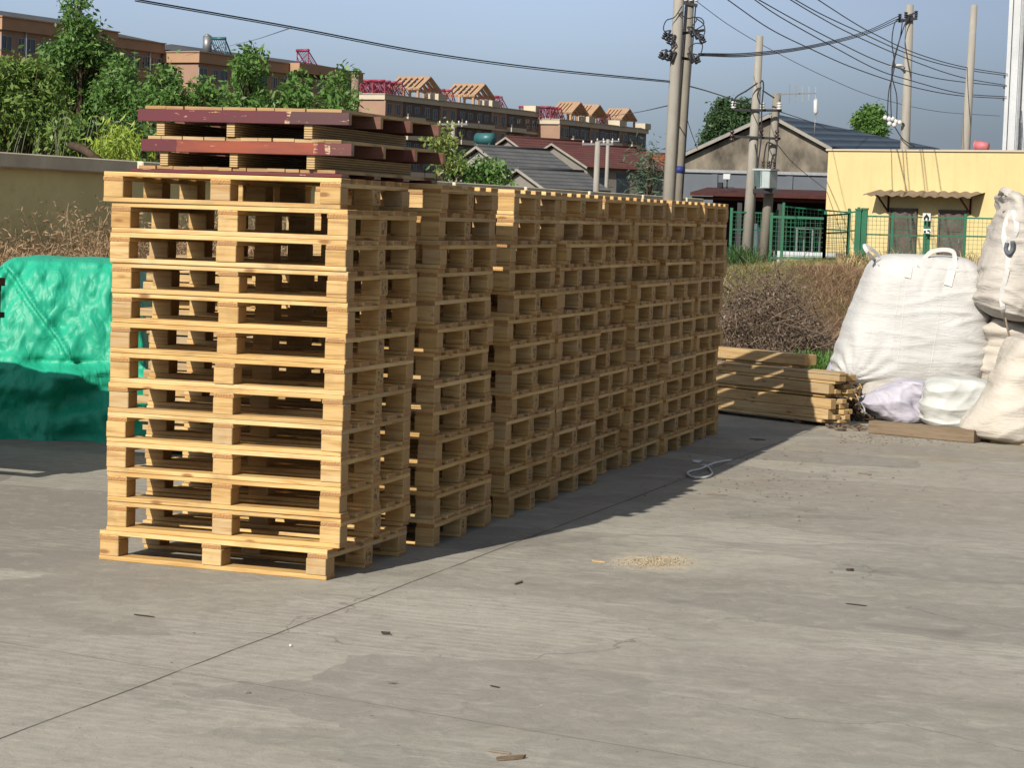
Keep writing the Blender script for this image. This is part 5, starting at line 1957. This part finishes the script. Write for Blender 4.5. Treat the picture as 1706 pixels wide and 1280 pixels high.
fence_panel('green mesh panel beside the last pallet stack', 1216, 353, 1247, 354, 430, 430, 66, 66)
fence_panel('green mesh panel behind the leaning transformer pole', 1247, 354, 1292, 356, 430, 432, 68, 67)
fence_panel('tall green mesh panel standing ajar behind the gate', 1302, 344, 1411, 354, 432, 434, 70, 70.5)
fence_panel('green mesh gate leaf hung before the open shed', 1283, 361, 1372, 364, 433, 436, 65, 64.5, 'gate_leaf', (1, 1), False, .13, 'gate', .07)
fence_panel('narrow green mesh panel between the gate and the thick posts', 1372, 359, 1412, 356, 436, 436, 64.5, 66, 'mesh_fence')
fence_panel('narrow green panel with lock between the thick posts', 1411, 354, 1427, 352, 436, 436, 66, 66)
fence_panel('green mesh panel before the first brown door', 1437, 360, 1484, 361, 440, 442, 66, 65.6, 'mesh_fence', (1, 0), True)
fence_panel('green mesh panel between the two brown doors', 1484, 361, 1538, 362, 442, 443, 65.6, 65.2)
fence_panel('green mesh panel before the second brown door', 1545, 362, 1605, 363, 443, 444, 65.2, 64.8, 'mesh_fence', (1, 0))
fence_panel('green mesh panel ending behind the tan bag', 1605, 363, 1720, 366, 444, 446, 64.8, 64.0)
for x, yt, w in ((1427, 350, .16), (1437, 349, .16), (1540, 362, .1)):
    b_ = at(x, 440, 66)
    o = MB().bar((0, 0, -.5), (0, 0, at(x, yt, 66).z - b_.z), w).box((0, 0, at(x, yt, 66).z - b_.z + .02), (w + .04, w + .04, .05)).build('fence_post', M['fence'], None, b_)
    tag(o, {1427: 'left one of the two thick green posts by the yellow building', 1437: 'right one of the two thick green posts by the yellow building', 1540: 'slim green post between the brown doors'}[x], 'post')


# ------------------------------------------------------------------ lumber pile
def lumber():
    g0 = gpt(1377, 712)
    ld = Vector((.852, -.523, 0))
    dp = Vector((.523, .852, 0))
    rz = math.atan2(ld.y, ld.x)
    G = 'sawn lumber piled by the last stack'

    def plank(u1, L, d, z, w, h, lab, mat='lumber', tilt=0.0):
        c = g0 + ld * (u1 - L / 2) + dp * (d + w / 2) + Vector((0, 0, z + h / 2))
        o = MB().box((0, 0, 0), (L, w, h)).build('sawn_plank', M[mat], None, c, .003, rz + tilt)
        tag(o, lab, 'plank', G)
    for i, u in enumerate((-.35, -1.5)):
        o = MB().box((0, 0, 0), (.07, .62, .03)).build('bearer', M['old_wood'], None, g0 + ld * u + dp * .33 + Vector((0, 0, .017)), .002, rz)
        tag(o, ('short bearer under the right end of the lumber' if i == 0 else 'short bearer hidden deep under the lumber'), 'bearer')
    ang = ['front', 'second', 'third', 'fourth', 'rearmost']
    rows = [(.035, .026, .10, [-.03, .05, .0], 'thin board at the bottom of the lumber pile'),
            (.064, .088, .07, [.0, -.01, .02, .0], 'thick plank in the lower course of the lumber'),
            (.155, .088, .07, [.01, -.01, .03, .01], 'thick plank in the second course of the lumber'),
            (.252, .030, .09, [-.10, .0, .03], 'thin recessed board midway up the lumber'),
            (.285, .085, .075, [.03, .0, .02, .03], 'pale plank in the upper course of the lumber'),
            (.373, .022, .09, [.06, .02, .05], 'thin board under the top of the lumber'),
            (.398, .050, .09, [.10, .03, .04], 'wide plank on top of the lumber'),
            (.450, .018, .12, [.08, -.05], 'thin loose board on the very top of the lumber')]
    for z, h, w, us, lab in rows:
        dd = 0.0 if z < .25 else (.03 if z < .29 and h < .05 else (.01 if z < .3 else .03))
        for i, u in enumerate(us):
            nm_ = f'{lab}, {ang[min(i, 4)]} of its course'
            if h > .08 and i > 0:
                for q in (0, 1):
                    plank(u + jit(.05), 2.3 + jit(.1), dd + i * (w + .006) + jit(.006), z + q * (h / 2), w - (.0, .012)[q], h / 2 - .003, ('lower thin ', 'upper thin ')[q] + nm_.replace('thick ', '').replace('pale ', ''), 'lumber', jit(.012))
            else:
                plank(u + jit(.035), 2.3 + jit(.1), dd + i * (w + .006), z, w, h, nm_, 'lumber', jit(.010))
    plank(-.50, .9, .20, .4705, .12, .022, 'short squared offcut lying under the thick beam end')
    plank(-.44, 1.2, .18, .4945, .16, .095, 'thick squared beam end resting on top of the lumber')


lumber()


# ------------------------------------------------------------------ bags
def tab(T, v):
    for i in range(1, len(T)):
        if v <= T[i][0] or i == len(T) - 1:
            a, b = T[i - 1], T[i]
            f = (v - a[0]) / (b[0] - a[0])
            return tuple(a[k] + (b[k] - a[k]) * f for k in range(1, len(a)))


FH = Vector((FW.x, FW.y, 0)).normalized()
RH = Vector((FH.y, -FH.x, 0))
from mathutils.bvhtree import BVHTree


def sack(name, label, cat, Z, rows, half_d, mat, e=3.2, n=5.0, wr=None, seed=0, NV=70, NU=120, parent_only=False, group=None):
    """rows: (y, x_left, x_right) in photo pixels, measured at distance Z; half_d: half depth in metres."""
    k = Z / FPX
    y0, y1 = rows[0][0], rows[-1][0]
    T = [((y - y0) / (y1 - y0), y, xl, xr) for y, xl, xr in rows]
    base = at((rows[-1][1] + rows[-1][2]) / 2, y1, Z)
    vs = []
    for i in range(NV + 1):
        s = i / NV
        v = 0.5 - 0.5 * math.cos(PI * s)           # denser rings at the ends
        y, xl, xr = tab(T, v)
        end = max(0.0, 1 - abs(2 * v - 1) ** n) ** (1 / n)
        wfac = max(0.0, 1 - abs(2 * v - 1) ** 14) ** (1 / 6)
        cx, hw = (xl + xr) / 2, (xr - xl) / 2
        C = at(cx, y, Z)
        for j in range(NU):
            a = 2 * PI * j / NU
            ca, sa = math.cos(a), math.sin(a)
            q = (abs(ca) ** e + abs(sa) ** e) ** (-1 / e)
            ox, oy = ca * q * hw * k * wfac, sa * q * half_d * end
            p = C + RH * ox + FH * oy
            r = (RH * ca + FH * sa)
            if wr:
                p = p + r * wr((p - base).dot(RH), (p - base).dot(FH), p.z - base.z, v, ca, sa) * min(1, end * 1.5)
            p = p + r * 0.012 * mnoise.noise(p * 3.1 + Vector((seed, 0, 0)))
            p.z = max(p.z, 0.004)
            vs.append(p - base)
    fs = [(i * NU + j, i * NU + (j + 1) % NU, (i + 1) * NU + (j + 1) % NU, (i + 1) * NU + j) for i in range(NV) for j in range(NU)]
    fs += [tuple(range(NU - 1, -1, -1)), tuple(NV * NU + j for j in range(NU))]
    t = thing(name, label, cat, base, 0, group)
    mb = MB().add(vs, fs, 0, True)
    b = mb.build('body', mat, t)
    bvh = BVHTree.FromPolygons([Vector(v) + base for v in vs], fs)
    return t, b, bvh, base


def surf(bvh, px, py, off=0.008, fallback=21.0):
    d = ray(px, py).normalized()
    h = bvh.ray_cast(EYE, d)
    if h[0] is None:
        return at(px, py, fallback)
    return h[0] - d * off


def ribbon(pts, w, side=None, th=.002):
    """Flat webbing strip along pts."""
    P = smooth_pts(pts, 5)
    vs, fs = [], []
    for i, p in enumerate(P):
        tg = (P[min(i + 1, len(P) - 1)] - P[max(i - 1, 0)]).normalized()
        s = tg.cross(FH) if side is None else Vector(side)
        s = s.normalized() if s.length > 1e-4 else RH
        nn = tg.cross(s).normalized() * th
        vs += [p + s * w / 2 + nn, p - s * w / 2 + nn, p - s * w / 2 - nn, p + s * w / 2 - nn]
    n = len(P)
    for i in range(n - 1):
        for k in range(4):
            fs.append((i * 4 + k, i * 4 + (k + 1) % 4, (i + 1) * 4 + (k + 1) % 4, (i + 1) * 4 + k))
    fs += [(3, 2, 1, 0), ((n - 1) * 4, (n - 1) * 4 + 1, (n - 1) * 4 + 2, (n - 1) * 4 + 3)]
    return MB().add(vs, fs)


def crease(x, z, fx, fz, p=3.0, ph=0.0):
    return (1 - abs(mnoise.noise(Vector((x * fx, z * fz, ph)))) * 2.0) ** p if True else 0


def wr_big(x, d, z, v, ca, sa):
    f = 0.020 * max(0, crease(x + .2 * z, z, 1.5, 8.5, 3, 1.3)) * (0.35 + 0.65 * max(0, min(1, .5 + x * 1.4)))
    # fan of folds at the lower left corner
    lx, lz = x + 0.62, z - 0.06
    ang = math.atan2(lz, lx)
    rr = math.hypot(lx, lz)
    f += -0.026 * (0.5 + 0.5 * math.sin(ang * 17 + 1.1 * math.sin(rr * 9))) * math.exp(-(rr / 0.42) ** 2)
    f += -0.012 * max(0, crease(x, z, 5.0, 1.4, 4, 4.1)) * (1 if z > 0.9 else 0.25)
    return f


def wr_h(amp, fz=9.0, fx=1.4, ph=0.0, tilt=0.0):
    def f(x, d, z, v, ca, sa):
        w = 0.25 * mnoise.noise(Vector((x * 2.2, z * 2.2, ph + 9)))
        a = 1 - abs(mnoise.noise(Vector(((x + d) * fx, (z + tilt * x) * fz + w * 2, ph)))) * 2.3
        b = 1 - abs(mnoise.noise(Vector(((x + d) * fx * 2.6 + w * 3, z * fz * .45 - x * 3, ph + 3)))) * 2.3
        return amp * .6 * (max(a, -.3) ** 3 if a > 0 else a * .1) + amp * .4 * (max(b, 0) ** 3) - amp * .4 + amp * 1.6 * folds(TF2, (x + d) * 1.6, z * 1.9, .15, ph)
    return f


t, b, bv, bs = sack('bulk_bag', 'big bright white bulk bag leaning behind the lumber', 'bag', 21.6,
                    [(424, 1466, 1612), (434, 1456, 1622), (455, 1444, 1634), (480, 1433, 1639), (535, 1412, 1643), (588, 1393, 1641), (612, 1386, 1637), (630, 1390, 1628), (645, 1425, 1600)],
                    .52, M['bag_white'], 3.6, 5, wr_big, 1, 110, 180)


def on_bag(pts, bv, off=.010):
    return [surf(bv, x, y, off) for x, y in pts]


ribbon([surf(bv, 1466, 442) - bs, surf(bv, 1458, 434) - bs, at(1447, 423, 21.2) - bs, at(1440, 409, 21.2) - bs, at(1452, 415, 21.25) - bs, at(1466, 428, 21.35) - bs], .032).build('lifting_loop', M['webbing'], t)
ribbon([surf(bv, 1530, 445) - bs, at(1539, 432, 21.2) - bs, at(1551, 420, 21.2) - bs, at(1570, 416, 21.2) - bs, at(1587, 419, 21.2) - bs, at(1591, 432, 21.2) - bs, surf(bv, 1592, 446) - bs], .04).build('lifting_loop', M['webbing'], t)
ribbon([at(1546, 436, 21.5) - bs, at(1556, 429, 21.5) - bs, at(1568, 433, 21.5) - bs], .05).build('lifting_loop', M['webbing'], t)
ribbon([p - bs for p in on_bag([(1516, 441), (1514, 452), (1512, 463)], bv)], .06).build('sewn_strap', M['webbing'], t)
ribbon([p - bs for p in on_bag([(1587, 444), (1583, 460), (1579, 476)], bv)], .075).build('sewn_strap', M['webbing'], t)
for (xa, ya, xb, yb) in ((1511, 466, 1494, 618), (1499, 470, 1481, 615), (1572, 480, 1549, 622)):
    xs = [(xa + (xb - xa) * q / 24, ya + (yb - ya) * q / 24) for q in range(25)]
    MB().tube(smooth_pts([surf(bv, x, y, -.001) - bs for x, y in xs], 10), .004, 4).build('seam', M['webbing'], t)

t, b, bv, bs = sack('bulk_bag', 'tall greyish tan bulk bag tied at its neck on top of another bag', 'bag', 21.0,
                    [(319, 1672, 1692), (328, 1664, 1700), (340, 1668, 1704), (352, 1664, 1712), (375, 1654, 1722), (410, 1643, 1738), (450, 1632, 1752), (495, 1627, 1756), (515, 1633, 1752), (528, 1650, 1745), (535, 1670, 1730)],
                    .42, M['bag_tan'], 2.4, 6, wr_h(.03, 7.5, 1.6, 2.2, .25), 2, 90, 140)
ribbon([p - bs for p in on_bag([(1692, 345), (1684, 352), (1676, 372), (1673, 395), (1676, 412)], bv, .02)], .05).build('neck_strap', M['webbing'], t)
ribbon([p - bs for p in on_bag([(1688, 350), (1694, 380), (1682, 410), (1678, 450), (1669, 490), (1672, 520), (1676, 533)], bv, .012)], .045).build('sewn_strap', M['webbing'], t)
MB().tube(smooth_pts([p - bs for p in on_bag([(1678, 404), (1676, 416), (1681, 423), (1687, 415), (1687, 402)], bv, .02)]), .022, 6).build('tie_loop', M['grey_sheet'], t)
MB().tube(smooth_pts([at(1675, 530, 20.55) - bs, at(1678, 545, 20.5) - bs, at(1682, 562, 20.5) - bs]), .010, 6).build('tie_cord', M['old_wood'], t)
ribbon([at(1668, 326, 20.9) - bs, at(1672, 318, 20.8) - bs, at(1683, 322, 20.75) - bs, at(1690, 332, 20.8) - bs, at(1682, 342, 20.75) - bs, at(1668, 346, 20.8) - bs], .07).build('neck_fold', M['bag_tan'], t)

sack('bulk_bag', 'slumped cream bulk bag carrying the tall tan one', 'bag', 21.4,
     [(522, 1650, 1765), (530, 1637, 1770), (545, 1632, 1775), (565, 1636, 1775), (585, 1630, 1775), (610, 1628, 1775), (635, 1632, 1775), (650, 1636, 1770), (668, 1640, 1765), (708, 1660, 1760)],
     .5, M['bag_cream'], 3, 6, wr_h(.055, 6.5, 1.2, 5.0, .1), 3)
sack('filled_sack', 'smooth cream sack slumped in front at the right picture edge', 'sack', 18.75,
     [(562, 1682, 1716), (575, 1676, 1722), (600, 1664, 1735), (625, 1654, 1745), (650, 1642, 1755), (675, 1625, 1765), (700, 1606, 1775), (716, 1600, 1780), (726, 1606, 1780), (737, 1650, 1770)],
     .34, M['bag_cream'], 2.3, 7, wr_h(.018, 5, 2.0, 8.0, -.6), 4)
sack('filled_sack', 'lilac tinted woven sack lying below the big white bag', 'sack', 20.45,
     [(632, 1505, 1546), (638, 1488, 1549), (648, 1466, 1549), (660, 1442, 1547), (672, 1430, 1545), (684, 1440, 1543), (694, 1455, 1542), (704, 1475, 1541)],
     .26, M['bag_lilac'], 2.6, 7, wr_h(.030, 5.0, 4.0, 9.0, .9), 5)
sack('filled_sack', 'white crumpled liner sack between the lilac sack and the cream one', 'sack', 20.0,
     [(629, 1560, 1640), (640, 1542, 1655), (655, 1536, 1660), (680, 1534, 1662), (700, 1536, 1660), (713, 1545, 1655)],
     .27, M['bag_liner'], 3, 7, wr_h(.026, 8.0, 1.6, 11.0, .05), 6)
sack('filled_sack', 'bluish white sack corner peeping out left of the big white bag', 'sack', 22.0,
     [(588, 1396, 1420), (600, 1386, 1425), (612, 1379, 1425), (622, 1375, 1425), (640, 1378, 1425), (690, 1385, 1425)], .2, M['bag_lilac'], 2.6, 7, wr_h(.012, 5, 3, 6), 7, 40, 60)
# supporting load behind the sacks, under the big bag
sack('filled_sack', 'pale sack squeezed flat under the big white bag behind the lilac one', 'sack', 21.3,
     [(634, 1450, 1645), (640, 1440, 1650), (660, 1430, 1652), (690, 1430, 1652), (706, 1440, 1650)], .42, M['bag_tan'], 3.4, 7, wr_h(.02, 6, 1.5, 13), 8, 40, 60)

# squared timber lying in front of the sacks
a, b = gpt(1446, 722.5), gpt(1622, 739)
a2 = b - a
o = MB().box((0, 0, 0), (a2.length, .13, .105)).build('squared_timber', M['old_wood'], None, (a + b) / 2 + Vector((0, 0, .0545)) + Vector((-a2.y, a2.x, 0)).normalized() * .065, .004, math.atan2(a2.y, a2.x))
tag(o, 'weathered squared timber lying on the concrete before the sacks', 'timber')
a, b = gpt(1651, 738), gpt(1730, 744)
a2 = b - a
o = MB().box((0, 0, 0), (a2.length, .05, .018)).build('wood_strip', M['lumber'], None, (a + b) / 2 + Vector((0, 0, .011)), .002, math.atan2(a2.y, a2.x))
tag(o, 'thin pale wood strip lying under the cream sack', 'strip')


# ------------------------------------------------------------------ rubbish between lumber and sacks
def rubbish():
    g = random.Random(3)
    mb = MB()
    for i in range(420):
        u, w = g.random(), g.random()
        px = 1402 + 47 * u
        ytop = 634 + 22 * abs(u - .45) * 2
        py = ytop + (712 - ytop) * w
        if px > 1431 and 652 < py < 694:
            continue
        p = at(px, py, 20.3 + g.uniform(-.05, .2))
        p.z = max(p.z, .015)
        d = (g.uniform(.02, .12), g.uniform(.012, .05), g.uniform(.004, .014))
        rot = Matrix.Rotation(g.uniform(0, 6.3), 3, 'Z') @ Matrix.Rotation(g.uniform(-1.2, 1.2), 3, 'Y') @ Matrix.Rotation(g.uniform(-1, 1), 3, 'X')
        mb.box(p, d, rot, g.choice((0, 0, 0, 1, 2)))
    for i in range(40):
        p = gpt(1380 + 70 * g.random(), 708 + 8 * g.random(), .015)
        rot = Matrix.Rotation(g.uniform(0, 6.3), 3, 'Z') @ Matrix.Rotation(g.uniform(-.4, .4), 3, 'Y')
        mb.box(p, (g.uniform(.03, .1), .03, .008), rot, g.choice((0, 1)))
    o = mb.build('rubbish_heap', [M['dark_bark'], M['old_wood'], M['lumber']], fix=False)
    tag(o, 'heap of dark bark and wood scraps beside the lumber ends', 'rubbish', None, 'stuff')
    for i in range(7):
        c = (1408 + 7 * i + g.uniform(-4, 4), 660 + g.uniform(-12, 36))
        pts = []
        a0 = g.uniform(0, 6)
        rx, ry = g.uniform(6, 14), g.uniform(6, 18)
        for k in range(6):
            a = a0 + k * .75
            pts.append(at(c[0] + rx * math.cos(a), min(710, c[1] + ry * math.sin(a)), 20.35 + .02 * k))
        for q in pts:
            q.z = max(q.z, .01)
        o = ribbon(pts, .014, None, .0015).build('plastic_strapping', M['white_paint'])
        tag(o, 'curl of white plastic strapping tangled in the bark heap', 'strapping', 'white strapping curls in the bark heap')


M['dark_bark'] = mat_plain('dark_bark', (0.09, 0.062, 0.048), 0.5, 12, 0.9, 0.15, col2=(0.16, 0.12, 0.09))
rubbish()


# ------------------------------------------------------------------ small things on the concrete
def chip(label, name, px, py, L, w, ang, mat='old_wood', th=.008, cat='wood scrap', bend=.0):
    p = gpt(px, py)
    L, w, th = L * .85, w * .8, th * .6
    n = 9
    g = random.Random(int(px * 7 + py))
    top, bot = [], []
    for i in range(n):
        a = 2 * PI * i / n
        r = g.uniform(.75, 1.1)
        x, y = math.cos(a) * L / 2 * r, math.sin(a) * w / 2 * r
        top.append((x, y, th + bend * (x / L) ** 2 * 4 + g.uniform(0, th * .4)))
        bot.append((x * .95, y * .95, bend * (x / L) ** 2 * 4))
    fs = [tuple(range(n)), tuple(range(2 * n - 1, n - 1, -1))] + [(i, n + i, n + (i + 1) % n, (i + 1) % n) for i in range(n)]
    o = MB().add(top + bot, fs).build(name, M[mat], None, (p.x, p.y, .002), 0, ang)
    tag(o, label, cat)
    return o


chip('pale wood chip lying right of the nearest stack', 'wood_chip', 997, 938, .09, .035, -.3, 'lumber', .012)
chip('upright brown splinter lying in front of the pale chip', 'wood_splinter', 864, 973, .12, .022, 1.5, 'old_wood', .01)
chip('dark oval bark scrap on the open concrete', 'bark_scrap', 643, 1058, .055, .025, .25, 'dark_wood', .010, bend=.004)
chip('thin curled bark scrap below the oval one', 'bark_scrap', 652, 1140, .055, .016, 0, 'old_wood', .004, bend=.006)
chip('curved dark sliver right of the curled bark', 'wood_splinter', 824, 1146, .065, .010, -.4, 'dark_wood', .004)
chip('flat grey brown pebble near the slab joint', 'pebble', 411, 1156, .03, .018, 0, 'pole_old', .010, 'pebble')
chip('thin upper splinter of the pair at the bottom edge', 'wood_splinter', 834, 1256, .11, .014, -.12, 'old_wood', .008)
chip('thick lower splinter of the pair at the bottom edge', 'wood_splinter', 850, 1267, .13, .026, .75, 'old_wood', .014)
chip('tiny white pebble close to the slab joint', 'pebble', 484, 1078, .014, .012, 0, 'white_paint', .010, 'pebble')
chip('thin dark twig lying left of the stack foot', 'twig', 240, 1028, .12, .008, -.15, 'dark_wood', .006, 'twig')
chip('thin twig lying in sun right of the shadow', 'twig', 1195, 826, .18, .014, .2, 'old_wood', .008, 'twig')
chip('brown stick lying before the lumber shadow', 'stick', 1441, 791, .16, .010, -.5, 'old_wood', .008, 'stick')
chip('dark stone lying alone on the right concrete', 'pebble', 1416, 952, .05, .025, .2, 'dark_wood', .014, 'pebble')
chip('small grey stone alone on the right concrete', 'pebble', 1384, 955, .025, .015, 0, 'pole_old', .010, 'pebble')
chip('dark strip of bark flat on the right concrete', 'bark_scrap', 1425, 1009, .13, .016, -.2, 'dark_wood', .004)
chip('dark bark sliver lying in the stack shadow', 'bark_scrap', 1262, 733, .17, .03, .1, 'dark_wood', .006)
chip('crumpled white scrap beside the cord in the shadow', 'plastic_scrap', 1161, 772, .12, .06, .4, 'white_paint', .006, 'scrap', .03)
chip('pale scrap at the edge of the cord loop', 'plastic_scrap', 1176, 777, .10, .03, .3, 'white_paint', .012, 'scrap')

pts = [gpt(x, y, .01) for x, y in ((1217, 767), (1204, 769), (1190, 772), (1178, 777), (1166, 782), (1152, 785), (1145, 789), (1150, 794), (1163, 796), (1178, 795), (1186, 790), (1184, 784), (1180, 779))]
o = MB().tube(smooth_pts(pts), .009, 6).build('cord', M['webbing'], fix=False)
tag(o, 'loop of pale cord lying in the shadow of the row', 'cord')


def litter(name, label, cat, n, fn, lmin, lmax, mat, seed):
    g = np.random.default_rng(seed)
    V, F = [], []
    for i in range(n):
        px, py = fn(g)
        p = gpt(px, py, .003)
        L = g.uniform(lmin, lmax)
        w = L * g.uniform(.12, .5)
        a = g.uniform(0, 2 * PI)
        d, s = Vector((math.cos(a), math.sin(a), 0)) * L / 2, Vector((-math.sin(a), math.cos(a), 0)) * w / 2
        h = Vector((0, 0, g.uniform(.001, .005)))
        V += [p - d, p + s + h * .6, p + d, p - s + h]
        F.append((4 * i, 4 * i + 3, 4 * i + 2, 4 * i + 1))
    o = np_mesh(name, np.array([tuple(v) for v in V]), np.array(F), mat)
    tag(o, label, cat, None, 'stuff')


M['sawdust'] = mat_leaf('sawdust_flake', (0.47, 0.39, 0.27), (0.52, 0.43, 0.30), (0.42, 0.34, 0.22), 0.0, 0.8)
M['litter'] = mat_leaf('yard_litter', (0.14, 0.10, 0.07), (0.26, 0.20, 0.13), (0.42, 0.35, 0.25), 0.0, 0.85)
litter('sawdust', 'small patch of pale sawdust spilled on the sunlit concrete', 'sawdust', 1500, lambda g: (1092 + g.normal() * 26, 937 + g.normal() * 4.5), .004, .018, M['sawdust'], 1)
litter('litter', 'fine bark crumbs and straw scattered over the concrete', 'litter', 420, lambda g: (1280 + g.normal() * 110, 790 + g.normal() * 32), .006, .034, M['litter'], 2)
litter('litter', 'tiny dark crumbs strewn thinly over the near concrete', 'litter', 160, lambda g: (g.uniform(0, 1700), g.uniform(840, 1270)), .004, .014, M['litter'], 3)
litter('litter', 'bark crumbs and sawdust along the foot of the timber', 'litter', 350, lambda g: (1400 + 200 * g.random() , 722 + abs(g.normal()) * 8 + g.random() * 6), .008, .04, M['litter'], 4)
